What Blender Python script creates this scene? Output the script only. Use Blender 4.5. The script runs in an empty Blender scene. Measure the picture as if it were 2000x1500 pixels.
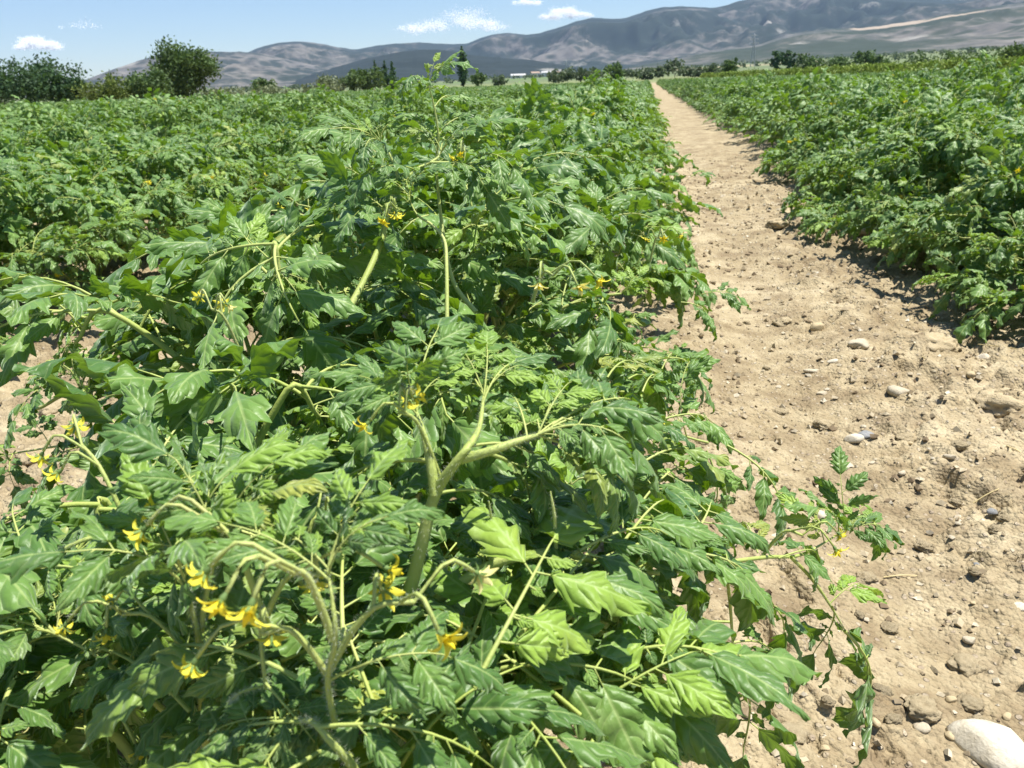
import bpy, math, random
import numpy as np
from mathutils import Matrix, Vector

# ------------------------------------------------------------------ camera
SC = bpy.context.scene
COL = SC.collection
F = 1570.0                      # focal length in pixels of the 2000 px wide photograph
CAM_H = 0.85
PITCH, YAW, ROLL = math.radians(20.47), math.radians(9.77), math.radians(1.95)
fh = np.array([-math.sin(YAW), math.cos(YAW), 0.0])
r0_ = np.array([math.cos(YAW), math.sin(YAW), 0.0])
fw = fh * math.cos(PITCH) - np.array([0, 0, 1.0]) * math.sin(PITCH)
u0_ = np.array([0, 0, 1.0]) * math.cos(PITCH) + fh * math.sin(PITCH)
c_r = r0_ * math.cos(ROLL) - u0_ * math.sin(ROLL)
c_u = u0_ * math.cos(ROLL) + r0_ * math.sin(ROLL)
CAM = np.array([0.0, 0.0, CAM_H])


def ray(px, py):
    d = fw * F + c_r * (px - 1000.0) + c_u * (750.0 - py)
    return d / np.linalg.norm(d)


def W(px, py, z=None, d=None):
    v = ray(px, py)
    t = d if d is not None else (z - CAM_H) / v[2]
    return CAM + v * t


def project(p):
    q = np.asarray(p) - CAM
    zc = q @ fw
    return 1000 + F * (q @ c_r) / zc, 750 - F * (q @ c_u) / zc, zc


cam = bpy.data.cameras.new('camera')
cam.sensor_width = 36.0
cam.lens = 36.0 * F / 2000.0
cam.clip_start = 0.02
cam.clip_end = 60000.0
cam.dof.use_dof = True
cam.dof.focus_distance = 0.85
cam.dof.aperture_fstop = 19.0
camo = bpy.data.objects.new('camera', cam)
COL.objects.link(camo)
camo.matrix_world = Matrix(((c_r[0], c_u[0], -fw[0], CAM[0]), (c_r[1], c_u[1], -fw[1], CAM[1]),
                            (c_r[2], c_u[2], -fw[2], CAM[2]), (0, 0, 0, 1)))
SC.camera = camo

# ------------------------------------------------------------------ sky, sun, exposure
SUN_AZ, SUN_EL = math.radians(68.0), math.radians(70.0)      # azimuth from +Y towards +X
world = bpy.data.worlds.new('World')
SC.world = world
world.use_nodes = True
wn = world.node_tree
wn.nodes.clear()
sky = wn.nodes.new('ShaderNodeTexSky')
sky.sky_type = 'NISHITA'
sky.sun_disc = False
sky.sun_elevation = SUN_EL
sky.sun_rotation = SUN_AZ
sky.altitude = 300
sky.air_density = 1.0
sky.dust_density = 0.15
sky.ozone_density = 4.5
bg = wn.nodes.new('ShaderNodeBackground')
bg.inputs['Strength'].default_value = 0.078
wo = wn.nodes.new('ShaderNodeOutputWorld')
wn.links.new(sky.outputs[0], bg.inputs['Color'])
wn.links.new(bg.outputs[0], wo.inputs['Surface'])
sl = bpy.data.lights.new('sun', 'SUN')
sl.energy = 5.0
sl.angle = math.radians(0.53)
sl.color = (1.0, 0.955, 0.88)
so = bpy.data.objects.new('sun', sl)
COL.objects.link(so)
sdir = Vector((math.sin(SUN_AZ) * math.cos(SUN_EL), math.cos(SUN_AZ) * math.cos(SUN_EL), math.sin(SUN_EL)))
so.rotation_euler = sdir.to_track_quat('Z', 'Y').to_euler()
so.location = (0, 0, 30)
SC.view_settings.view_transform = 'Standard'
SC.view_settings.look = 'None'
SC.view_settings.gamma = 1.0
SC.view_settings.use_curve_mapping = False
SC.view_settings.exposure = 0.90
SC.render.engine = 'CYCLES'
cy = SC.cycles
cy.use_denoising = True
cy.max_bounces = 7
cy.diffuse_bounces = 3
cy.glossy_bounces = 2
cy.transmission_bounces = 4
cy.transparent_max_bounces = 6
cy.volume_bounces = 0
cy.caustics_reflective = False
cy.caustics_refractive = False
cy.sample_clamp_indirect = 4.0

# ------------------------------------------------------------------ noise
def _hash(ix, iy, seed):
    h = (ix.astype(np.int64) * 374761393 + iy.astype(np.int64) * 668265263 + seed * 974711) & 0x7fffffff
    h = ((h ^ (h >> 13)) * 1274126177) & 0x7fffffff
    h = ((h ^ (h >> 16)) * 2246822519) & 0x7fffffff
    return ((h ^ (h >> 15)) & 0xffffff) / float(0xffffff)


def vnoise(x, y, seed=0):
    x = np.asarray(x, float); y = np.asarray(y, float)
    ix = np.floor(x); iy = np.floor(y)
    fx = x - ix; fy = y - iy
    fx = fx * fx * fx * (fx * (fx * 6 - 15) + 10); fy = fy * fy * fy * (fy * (fy * 6 - 15) + 10)
    a = _hash(ix, iy, seed); b = _hash(ix + 1, iy, seed); c = _hash(ix, iy + 1, seed); d = _hash(ix + 1, iy + 1, seed)
    return (a + (b - a) * fx) * (1 - fy) + (c + (d - c) * fx) * fy


def fbm(x, y, seed=0, oct=4, gain=0.5):
    s = 0; a = 1; n = 0
    for k in range(oct):
        s = s + a * (vnoise(x * 2 ** k + 17.3 * k, y * 2 ** k - 9.1 * k, seed + k) - 0.5)
        n += a; a *= gain
    return s / n * 2


def worley(x, y, seed=0, f2=False):
    ix = np.floor(x); iy = np.floor(y)
    d1 = np.full(x.shape, 9.0); d2 = np.full(x.shape, 9.0); cid = np.zeros(x.shape)
    for dx in (-1, 0, 1):
        for dy in (-1, 0, 1):
            cx = ix + dx; cy_ = iy + dy
            px = cx + _hash(cx, cy_, seed); py = cy_ + _hash(cx, cy_, seed + 7)
            d = np.hypot(x - px, y - py)
            m = d < d1
            d2 = np.where(m, d1, np.minimum(d2, d))
            d1 = np.where(m, d, d1); cid = np.where(m, _hash(cx, cy_, seed + 13), cid)
    return (d1, cid, d2) if f2 else (d1, cid)


def sstep(a, b, x):
    t = np.clip((x - a) / (b - a), 0, 1)
    return t * t * (3 - 2 * t)


# ------------------------------------------------------------------ ground height
ROWS_L = [-2.75 - 2.2 * k for k in range(60)]
ROWS_R = [1.88 + 2.2 * k for k in range(34)]
ROW_C = -0.46
ALLROWS = np.array(sorted(ROWS_L + [ROW_C] + ROWS_R))
FIELD_END = 190.0
VINE_A, VINE_B = (1370, 172.0), (2300, 66.0)           # photo column and distance of the front vine row's ends


def far_rise(x, y):
    r = np.hypot(x, y)
    az = np.arctan2(x, y)
    e = np.interp(np.degrees(az), [-60, -42, -20, -5, 6, 22, 40, 60], [0.1, 0.12, 0.25, 0.5, 0.85, 1.25, 1.4, 1.4])
    return np.maximum(r - 190, 0) * np.tan(np.radians(e)) * (1 - sstep(6000, 9000, r) * 0.3)


def gz(x, y, fine=True):
    x = np.asarray(x, float); y = np.asarray(y, float)
    r = np.hypot(x, y)
    near = 1 - sstep(25, 60, r)
    dmin = np.min(np.abs(x[..., None] - ALLROWS), axis=-1) if x.size < 2e6 else 0
    z = (0.045 * (1 - sstep(0.35, 0.85, dmin)) - 0.02) * near
    z = z + 0.022 * fbm(x * 1.3, y * 1.3, 3, 3) * near
    if fine:
        fn = 1 - sstep(5, 20, r) * 0.8 - sstep(20, 30, r) * .2
        # the wheel track: smoother compacted band along the left of the path
        track = np.exp(-((x - 0.46 - 0.03 * np.sin(y * 1.7)) / 0.17) ** 2)
        rough = 1 - 0.8 * track
        d1, cid = worley(x * 9 + fbm(x * 12, y * 12, 40, 2) * .5, y * 9, 21)
        cl = np.clip(1 - d1 * 1.25, 0, 1) ** 0.7 * (cid > 0.60) * (cid - 0.35) * sstep(-.15, .35, fbm(x * 1.9, y * 1.9, 61, 2) + 0.12)
        d2, cid2 = worley(x * 26, y * 26, 33)
        cl2 = np.clip(1 - d2 * 1.3, 0, 1) ** 0.6 * (cid2 > 0.6) * (cid2 - 0.3)
        dis = sstep(-.1, .25, fbm(x * 1.7 + 8, y * 1.3, 81, 3)) * rough
        pits = 0.022 * sstep(0.30, 0.42, fbm(x * 7.5, y * 7.5, 91, 3)) * dis
        d3, cid3 = worley(x * 48 + y * 5, y * 48, 37)
        cl3 = np.clip(1 - d3 * 1.3, 0, 1) ** 0.6 * (cid3 > .45) * cid3
        d4, cid4 = worley(x * 95 + y * 9, y * 95, 39)
        cl3 = cl3 + 0.5 * np.clip(1 - d4 * 1.3, 0, 1) ** 0.6 * (cid4 > .4) * cid4
        # broken crust: plates with dropped edges
        pl = fbm(x * 5.5, y * 5.5, 71, 4)
        crust = sstep(-0.01, 0.015, pl) * 0.017 * sstep(.05, .3, fbm(x * 1.6 + 3, y * 1.6, 72, 2) + .18)
        e1, ec, e2 = worley(x * 6.5 + fbm(x * 8, y * 8, 44, 3) * .8, y * 6.5 + fbm(x * 8 + 5, y * 8, 45, 3) * .8, 51, True)
        crk = (1 - sstep(0.015, 0.09, e2 - e1)) * sstep(0.0, 0.25, fbm(x * 1.4 - 4, y * 1.4 + 2, 55, 2) + 0.02)
        plates = (ec - .5) * 0.02 * sstep(0.0, 0.3, fbm(x * 1.2 + 11, y * 1.2, 57, 2))
        z = z + fn * rough * (plates - 0.016 * crk)
        z = z + fn * (rough * (0.044 * cl + 0.018 * cl2 + (0.0012 + 0.006 * dis) * cl3 + crust + 0.018 * fbm(x * 9, y * 9, 5, 3) - pits + 0.012 * dis * fbm(x * 24, y * 24, 15, 3)) + (0.003 + 0.005 * dis) * fbm(x * 60, y * 60, 8, 3) - 0.02 * track)
    return z + far_rise(x, y)


def gz1(x, y):
    return float(gz(np.array([x]), np.array([y]))[0])


# ------------------------------------------------------------------ material helpers
class NT:
    def __init__(self, name):
        self.m = bpy.data.materials.new(name)
        self.m.use_nodes = True
        self.t = self.m.node_tree
        self.t.nodes.clear()
        self.out = self.t.nodes.new('ShaderNodeOutputMaterial')

    def n(self, typ, **kw):
        nd = self.t.nodes.new(typ)
        for k, v in kw.items():
            setattr(nd, k, v)
        return nd

    def l(self, a, b):
        self.t.links.new(a, b)

    def val(self, v, sock):
        if hasattr(v, 'is_linked') or isinstance(v, bpy.types.NodeSocket):
            self.l(v, sock)
        else:
            sock.default_value = v

    def math(self, op, a, b=None, c=None):
        nd = self.n('ShaderNodeMath', operation=op)
        self.val(a, nd.inputs[0])
        if b is not None:
            self.val(b, nd.inputs[1])
        if c is not None:
            self.val(c, nd.inputs[2])
        return nd.outputs[0]

    def mix(self, f, a, b, blend='MIX'):
        nd = self.n('ShaderNodeMix', data_type='RGBA', blend_type=blend)
        self.val(f, nd.inputs[0])
        self.val(a if not isinstance(a, tuple) else (*a, 1), nd.inputs[6])
        self.val(b if not isinstance(b, tuple) else (*b, 1), nd.inputs[7])
        return nd.outputs[2]

    def noise(self, vec, scale, detail=4, rough=0.55, out=0):
        nd = self.n('ShaderNodeTexNoise')
        nd.inputs['Scale'].default_value = scale
        nd.inputs['Detail'].default_value = detail
        nd.inputs['Roughness'].default_value = rough
        if vec is not None:
            self.l(vec, nd.inputs['Vector'])
        return nd.outputs[out]

    def ramp(self, f, stops):
        nd = self.n('ShaderNodeValToRGB')
        el = nd.color_ramp.elements
        while len(el) < len(stops):
            el.new(0.5)
        for e, (p, c) in zip(el, stops):
            e.position = p
            e.color = (*c, 1) if isinstance(c, tuple) else (c, c, c, 1)
        self.l(f, nd.inputs[0])
        return nd.outputs[0]

    def mapr(self, f, a, b, c=0.0, d=1.0):
        nd = self.n('ShaderNodeMapRange')
        nd.clamp = True
        self.val(f, nd.inputs[0])
        for i, v in enumerate((a, b, c, d)):
            nd.inputs[1 + i].default_value = v
        return nd.outputs[0]

    def bump(self, h, strength, dist):
        nd = self.n('ShaderNodeBump')
        nd.inputs['Strength'].default_value = strength
        nd.inputs['Distance'].default_value = dist
        self.l(h, nd.inputs['Height'])
        return nd.outputs[0]

    def principled(self, color, rough=0.8, spec=0.3, normal=None):
        p = self.n('ShaderNodeBsdfPrincipled')
        self.val(color if not isinstance(color, tuple) else (*color, 1), p.inputs['Base Color'])
        self.val(rough, p.inputs['Roughness'])
        p.inputs['Specular IOR Level'].default_value = spec
        if normal is not None:
            self.l(normal, p.inputs['Normal'])
        return p.outputs[0]

    def surf(self, s):
        self.l(s, self.out.inputs['Surface'])
        return self.m


def leaf_material(name, dark, light, vein, trans, under, gloss=0.42, spec=0.45, transmix=0.18, veins=True):
    k = NT(name)
    tint = k.n('ShaderNodeAttribute', attribute_name='tint').outputs['Fac']
    oi = k.n('ShaderNodeObjectInfo').outputs['Random']
    geo = k.n('ShaderNodeNewGeometry')
    pos = geo.outputs['Position']
    mixf = k.math('ADD', k.math('MULTIPLY', tint, 0.6), k.math('MULTIPLY', oi, 0.4))
    nz = k.noise(pos, 34, 3)
    mixf = k.math('ADD', mixf, k.math('MULTIPLY', k.math('SUBTRACT', nz, 0.5), 0.6))
    base = k.mix(k.mapr(mixf, 0.0, 1.0), dark, light)
    # dust and sun-bleached or yellowing spots on some leaves
    base = k.mix(k.math('MULTIPLY', k.mapr(k.noise(pos, 17, 4, 0.65), 0.60, 0.72), 0.45), base, (0.25, 0.31, 0.13))
    base = k.mix(k.math('MULTIPLY', k.mapr(oi, 0.90, 0.98), k.mapr(k.noise(pos, 12, 3), 0.42, 0.62, 0, 0.75)), base, (0.36, 0.36, 0.06))
    normal = None
    if veins:
        uv = k.n('ShaderNodeUVMap').outputs[0]
        sp = k.n('ShaderNodeSeparateXYZ')
        k.l(uv, sp.inputs[0])
        ua = k.math('ABSOLUTE', k.math('SUBTRACT', k.math('MULTIPLY', sp.outputs[0], 2.0), 1.0))
        w = k.math('SUBTRACT', k.math('MULTIPLY', sp.outputs[1], 6.0), k.math('MULTIPLY', k.math('POWER', ua, 1.3), 1.5))
        side = k.math('SIGN', k.math('SUBTRACT', sp.outputs[0], 0.5))
        w = k.math('ADD', k.math('ADD', w, k.math('MULTIPLY', side, 0.22)), k.math('MULTIPLY', k.noise(pos, 40, 2), 0.9))
        fr = k.math('ABSOLUTE', k.math('SUBTRACT', k.math('FRACT', k.math('ADD', w, 20.0)), 0.5))   # 0.5 on a vein
        sv = k.mapr(fr, 0.42, 0.5)
        mid = k.mapr(ua, 0.085, 0.03)
        vf = k.math('MAXIMUM', k.math('MULTIPLY', sv, 0.36), k.math('MULTIPLY', mid, 0.75))
        base = k.mix(vf, base, vein)
        puff = k.math('SUBTRACT', 1.0, k.math('POWER', k.math('MULTIPLY', fr, 2.0), 2.2))
        puff = k.math('MULTIPLY', puff, k.mapr(ua, 0.0, 0.25))
        fine = k.noise(pos, 260, 2)
        hgt = k.math('ADD', puff, k.math('MULTIPLY', fine, 0.35))
        normal = k.bump(hgt, 0.55, 0.0022)
    bf = geo.outputs['Backfacing']
    base = k.mix(bf, base, k.mix(0.55, base, under))
    rg = k.math('ADD', gloss, k.math('MULTIPLY', k.noise(pos, 60, 2), 0.18))
    p = k.principled(base, rg, spec, normal)
    pn = p.node
    pn.inputs['Sheen Weight'].default_value = 0.32
    pn.inputs['Sheen Roughness'].default_value = 0.45
    pn.inputs['Sheen Tint'].default_value = (0.8, 1.0, 0.7, 1)
    tr = k.n('ShaderNodeBsdfTranslucent')
    k.l(k.mix(k.mapr(mixf, 0, 1), trans, tuple(min(1, c * 1.35) for c in trans)), tr.inputs['Color'])
    if normal is not None:
        k.l(normal, tr.inputs['Normal'])
    ms = k.n('ShaderNodeMixShader')
    ms.inputs[0].default_value = transmix
    k.l(p, ms.inputs[1]); k.l(tr.outputs[0], ms.inputs[2])
    return k.surf(ms.outputs[0])


M = {}
M['leaf'] = leaf_material('tomato_leaf', (0.046, 0.120, 0.023), (0.160, 0.282, 0.050), (0.30, 0.40, 0.13), (0.26, 0.46, 0.010), (0.20, 0.29, 0.10), 0.38, 0.45)
M['young'] = leaf_material('tomato_young_leaf', (0.16, 0.28, 0.032), (0.26, 0.40, 0.05), (0.32, 0.45, 0.12), (0.36, 0.56, 0.02), (0.25, 0.36, 0.11))
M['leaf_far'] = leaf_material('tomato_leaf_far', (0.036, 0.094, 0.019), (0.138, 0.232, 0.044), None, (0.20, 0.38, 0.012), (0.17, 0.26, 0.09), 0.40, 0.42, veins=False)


def stem_material():
    k = NT('tomato_stem')
    pos = k.n('ShaderNodeNewGeometry').outputs['Position']
    oi = k.n('ShaderNodeObjectInfo').outputs['Random']
    a = k.mix(k.mapr(k.noise(pos, 9, 3), 0.35, 0.7), (0.38, 0.46, 0.10), (0.56, 0.60, 0.22))
    a = k.mix(k.mapr(k.noise(pos, 14, 2), 0.62, 0.8, 0, 0.5), a, (0.34, 0.27, 0.16))
    a = k.mix(k.math('MULTIPLY', oi, 0.25), a, (0.22, 0.33, 0.07))
    p = k.principled(a, 0.55, 0.35, k.bump(k.noise(pos, 500, 2), 0.4, 0.001))
    tr = k.n('ShaderNodeBsdfTranslucent')
    tr.inputs['Color'].default_value = (0.3, 0.4, 0.06, 1)
    ms = k.n('ShaderNodeMixShader')
    ms.inputs[0].default_value = 0.12
    k.l(p, ms.inputs[1]); k.l(tr.outputs[0], ms.inputs[2])
    return k.surf(ms.outputs[0])


M['stem'] = stem_material()


def plain(name, a, b, scale=30, rough=0.6, spec=0.3, trans=None, tm=0.3):
    k = NT(name)
    co = k.n('ShaderNodeTexCoord').outputs['Object']
    c = k.mix(k.mapr(k.noise(co, scale, 4), 0.3, 0.7), a, b)
    p = k.principled(c, rough, spec)
    if trans:
        tr = k.n('ShaderNodeBsdfTranslucent')
        tr.inputs['Color'].default_value = (*trans, 1)
        ms = k.n('ShaderNodeMixShader')
        ms.inputs[0].default_value = tm
        k.l(p, ms.inputs[1]); k.l(tr.outputs[0], ms.inputs[2])
        p = ms.outputs[0]
    return k.surf(p)


M['petal'] = plain('flower_petal', (0.82, 0.72, 0.03), (0.86, 0.80, 0.10), 120, 0.6, 0.2, (0.8, 0.6, 0.02), 0.35)
M['petal_pale'] = plain('flower_petal_pale', (0.80, 0.72, 0.22), (0.82, 0.78, 0.38), 120, 0.6, 0.2, (0.8, 0.7, 0.15), 0.35)
M['anther'] = plain('flower_anther', (0.82, 0.62, 0.01), (0.86, 0.70, 0.03), 120, 0.5, 0.3)
M['sepal'] = plain('flower_sepal', (0.14, 0.24, 0.07), (0.2, 0.3, 0.1), 120, 0.6, 0.2, (0.2, 0.35, 0.05), 0.25)
M['hair'] = plain('stem_hair', (0.55, 0.6, 0.45), (0.6, 0.65, 0.5), 50, 0.5, 0.3, (0.5, 0.55, 0.4), 0.5)


def ground_material():
    k = NT('soil')
    geo = k.n('ShaderNodeNewGeometry')
    pos = geo.outputs['Position']
    n1 = k.noise(pos, 1.6, 5, 0.6)
    n2 = k.noise(pos, 11, 6, 0.65)
    n3 = k.noise(pos, 90, 4, 0.6)
    f = k.math('ADD', k.math('MULTIPLY', n1, 0.45), k.math('MULTIPLY', n2, 0.55))
    c = k.ramp(f, [(0.33, (0.175, 0.130, 0.074)), (0.45, (0.325, 0.263, 0.158)), (0.56, (0.440, 0.370, 0.236)), (0.70, (0.53, 0.46, 0.31))])
    c = k.mix(k.mapr(n3, 0.35, 0.75, 0, 0.35), c, (0.24, 0.17, 0.10))
    c = k.mix(k.mapr(k.noise(pos, 4.5, 6, 0.7), 0.48, 0.64, 0, 0.72), c, (0.195, 0.145, 0.087))
    # small mineral grains
    vo = k.n('ShaderNodeTexVoronoi')
    vo.inputs['Scale'].default_value = 75
    k.l(pos, vo.inputs['Vector'])
    hsv = k.n('ShaderNodeSeparateColor')
    k.l(vo.outputs['Color'], hsv.inputs[0])
    g = k.math('MULTIPLY', k.mapr(hsv.outputs[0], 0.80, 0.84), k.mapr(vo.outputs['Distance'], 0.42, 0.30))
    c = k.mix(k.math('MULTIPLY', g, 0.75), c, k.mix(hsv.outputs[1], (0.52, 0.45, 0.33), (0.30, 0.24, 0.18)))
    # valley land beyond the crop
    sp = k.n('ShaderNodeVectorMath', operation='LENGTH')
    k.l(pos, sp.inputs[0])
    dist = sp.outputs['Value']
    mp = k.n('ShaderNodeMapping')
    mp.inputs['Scale'].default_value = (0.006, 0.0022, 0.0)
    mp.inputs['Rotation'].default_value = (0, 0, 0.5)
    k.l(pos, mp.inputs[0])
    v2 = k.n('ShaderNodeTexVoronoi')
    v2.inputs['Scale'].default_value = 1.0
    k.l(mp.outputs[0], v2.inputs['Vector'])
    s2 = k.n('ShaderNodeSeparateColor')
    k.l(v2.outputs['Color'], s2.inputs[0])
    vc = k.ramp(s2.outputs[0], [(0.0, (0.10, 0.14, 0.065)), (0.35, (0.15, 0.18, 0.09)), (0.6, (0.13, 0.19, 0.07)), (0.82, (0.21, 0.21, 0.11)), (0.95, (0.42, 0.35, 0.23))])
    vc = k.mix(k.mapr(k.noise(pos, 0.05, 5), 0.42, 0.6, 0, 0.6), vc, (0.085, 0.115, 0.06))
    grass = k.mix(k.mapr(k.noise(pos, 0.3, 5), 0.35, 0.65), (0.14, 0.18, 0.07), (0.22, 0.23, 0.11))
    vc = k.mix(k.mapr(dist, 260, 380), grass, vc)
    c = k.mix(k.mapr(dist, 180, 215), c, vc)
    h = k.math('ADD', k.math('MULTIPLY', n2, 0.5), k.math('ADD', k.math('MULTIPLY', n3, 0.5), k.math('MULTIPLY', k.noise(pos, 320, 3), 0.25)))
    v3 = k.n('ShaderNodeTexVoronoi')
    v3.inputs['Scale'].default_value = 130
    k.l(pos, v3.inputs['Vector'])
    h = k.math('ADD', h, k.math('ADD', k.math('MULTIPLY', g, 0.35), k.math('MULTIPLY', k.math('SUBTRACT', 0.6, v3.outputs['Distance']), 0.5)))
    h = k.math('ADD', h, k.math('MULTIPLY', k.math('SUBTRACT', 0.6, vo.outputs['Distance']), 0.5))
    return k.surf(k.principled(c, 0.95, 0.15, k.bump(h, 0.9, 0.009)))


M['ground'] = ground_material()


def stone_material(name, a, b, scale=25, bump=0.5):
    k = NT(name)
    co = k.n('ShaderNodeTexCoord').outputs['Object']
    oi = k.n('ShaderNodeObjectInfo').outputs['Random']
    va = k.n('ShaderNodeVectorMath', operation='ADD')
    k.l(co, va.inputs[0])
    cmb = k.n('ShaderNodeCombineXYZ')
    k.l(k.math('MULTIPLY', oi, 40), cmb.inputs[0])
    k.l(cmb.outputs[0], va.inputs[1])
    v = va.outputs[0]
    c = k.mix(k.mapr(k.noise(v, scale, 5, 0.65), 0.3, 0.7), a, b)
    c = k.mix(k.mapr(k.noise(v, scale * 5, 3), 0.5, 0.75, 0, 0.4), c, tuple(x * 0.7 for x in a))
    return k.surf(k.principled(c, 0.85, 0.25, k.bump(k.noise(v, scale * 6, 4), bump, 0.004)))


M['stone_pale'] = stone_material('pale_stone', (0.40, 0.34, 0.24), (0.55, 0.49, 0.37), 2.5, 0.5)
M['stone_white'] = stone_material('white_stone', (0.48, 0.42, 0.31), (0.66, 0.61, 0.50), 2.2, 0.4)
M['stone_grey'] = stone_material('grey_stone', (0.17, 0.18, 0.19), (0.30, 0.30, 0.29), 2.5, 0.4)
M['stone_tan'] = stone_material('tan_stone', (0.42, 0.33, 0.19), (0.52, 0.43, 0.27), 25, 0.3)
M['clod'] = stone_material('soil_clod', (0.37, 0.295, 0.175), (0.50, 0.415, 0.265), 3, 1.0)
M['straw'] = plain('straw', (0.50, 0.40, 0.18), (0.62, 0.52, 0.28), 60, 0.6, 0.3)
M['bark'] = plain('bark', (0.07, 0.055, 0.04), (0.13, 0.105, 0.08), 8, 0.9, 0.1)

# ------------------------------------------------------------------ mesh helpers
def link(o, parent=None):
    COL.objects.link(o)
    if parent is not None:
        o.parent = parent
    return o


def mesh_np(name, verts, faces, mats, uv=None, tint=None, fmat=None, smooth=True):
    """verts (n,3); faces: list of lists or (k,3)/(k,4) arrays concatenated"""
    me = bpy.data.meshes.new(name)
    if isinstance(faces, np.ndarray):
        faces = [faces]
    nv = len(verts)
    tot = np.concatenate([np.full(len(f), f.shape[1], np.int32) for f in faces])
    idx = np.concatenate([f.astype(np.int32).ravel() for f in faces])
    start = np.concatenate([[0], np.cumsum(tot)[:-1]]).astype(np.int32)
    me.vertices.add(nv)
    me.vertices.foreach_set('co', np.asarray(verts, np.float32).ravel())
    me.loops.add(len(idx))
    me.loops.foreach_set('vertex_index', idx)
    me.polygons.add(len(tot))
    me.polygons.foreach_set('loop_start', start)
    me.polygons.foreach_set('loop_total', tot)
    for m in mats:
        me.materials.append(m)
    if fmat is not None:
        me.polygons.foreach_set('material_index', np.asarray(fmat, np.int32))
    me.polygons.foreach_set('use_smooth', np.full(len(tot), smooth, bool))
    if uv is not None:
        l = me.uv_layers.new(name='UVMap')
        l.data.foreach_set('uv', np.asarray(uv, np.float32)[idx].ravel())
    if tint is not None:
        a = me.attributes.new('tint', 'FLOAT', 'POINT')
        a.data.foreach_set('value', np.asarray(tint, np.float32))
    me.update(calc_edges=True)
    me.validate()
    return me


def mobj(name, me, parent=None, kind=None):
    o = bpy.data.objects.new(name, me)
    link(o, parent)
    if kind:
        o['kind'] = kind
    return o


def empty(name, loc, label, cat, group=None):
    o = bpy.data.objects.new(name, None)
    o.empty_display_size = 0.1
    o.location = loc
    link(o)
    tag(o, label, cat, group)
    return o


def tag(o, label, cat, group=None):
    o['label'] = label
    o['category'] = cat
    if group:
        o['group'] = group


def tube_np(pts, rad, ns=6):
    """verts, quad faces of a tube along pts"""
    pts = np.asarray(pts, float)
    n = len(pts)
    rad = np.broadcast_to(np.asarray(rad, float), (n,))
    T = np.gradient(pts, axis=0)
    T /= np.linalg.norm(T, axis=1)[:, None] + 1e-9
    ref = np.array([0.31, 0.77, 0.56])
    A = np.cross(T, ref); A /= np.linalg.norm(A, axis=1)[:, None] + 1e-9
    B = np.cross(T, A)
    an = np.linspace(0, 2 * math.pi, ns, endpoint=False)
    V = pts[:, None, :] + rad[:, None, None] * (A[:, None, :] * np.cos(an)[None, :, None] + B[:, None, :] * np.sin(an)[None, :, None])
    V = V.reshape(-1, 3)
    i = np.arange(n - 1)[:, None] * ns; j = np.arange(ns)[None, :]; j2 = (j + 1) % ns
    q = np.stack([i + j, i + j2, i + ns + j2, i + ns + j], -1).reshape(-1, 4)
    # closed end: collapse to a point
    V = np.vstack([V, pts[-1] + T[-1] * rad[-1]])
    k = (n - 1) * ns
    jj = np.arange(ns)
    tri = np.stack([k + jj, k + (jj + 1) % ns, np.full(ns, len(V) - 1)], -1)
    return V, [q, tri]


def spline(pts, n):
    """Catmull-Rom resample"""
    P = np.asarray(pts, float)
    if len(P) < 3:
        t = np.linspace(0, 1, n)[:, None]
        return P[0] * (1 - t) + P[-1] * t
    Q = np.vstack([2 * P[0] - P[1], P, 2 * P[-1] - P[-2]])
    seg = len(P) - 1
    t = np.linspace(0, seg - 1e-6, n)
    i = t.astype(int); u = (t - i)[:, None]
    a, b, c, d = Q[i], Q[i + 1], Q[i + 2], Q[i + 3]
    return 0.5 * (2 * b + (c - a) * u + (2 * a - 5 * b + 4 * c - d) * u ** 2 + (3 * b - a - 3 * c + d) * u ** 3)


class Build:
    def __init__(self):
        self.v = []; self.q = []; self.t = []; self.qm = []; self.tm = []; self.uv = []; self.ti = []; self.n = 0

    def add(self, V, faces, mat=0, uv=None, tint=0.5):
        V = np.asarray(V, float)
        for f in faces:
            if f.shape[1] == 4:
                self.q.append(f + self.n); self.qm.append(np.full(len(f), mat))
            else:
                self.t.append(f + self.n); self.tm.append(np.full(len(f), mat))
        self.v.append(V)
        self.uv.append(np.zeros((len(V), 2)) if uv is None else uv)
        self.ti.append(np.broadcast_to(np.asarray(tint, float), (len(V),)))
        self.n += len(V)

    def arrays(self):
        fs = []; fm = []
        if self.q:
            fs.append(np.concatenate(self.q)); fm.append(np.concatenate(self.qm))
        if self.t:
            fs.append(np.concatenate(self.t)); fm.append(np.concatenate(self.tm))
        return np.concatenate(self.v), fs, np.concatenate(fm), np.concatenate(self.uv), np.concatenate(self.ti)

    def mesh(self, name, mats, smooth=True):
        v, fs, fm, uv, ti = self.arrays()
        return mesh_np(name, v, fs, mats, uv, ti, fm, smooth)


def frame(d, nrm):
    d = np.asarray(d, float); d = d / np.linalg.norm(d)
    n = np.asarray(nrm, float); n = n - d * (n @ d); n = n / (np.linalg.norm(n) + 1e-9)
    x = np.cross(d, n)
    return np.stack([x, d, n], 1)          # columns: across, along, normal


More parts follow.
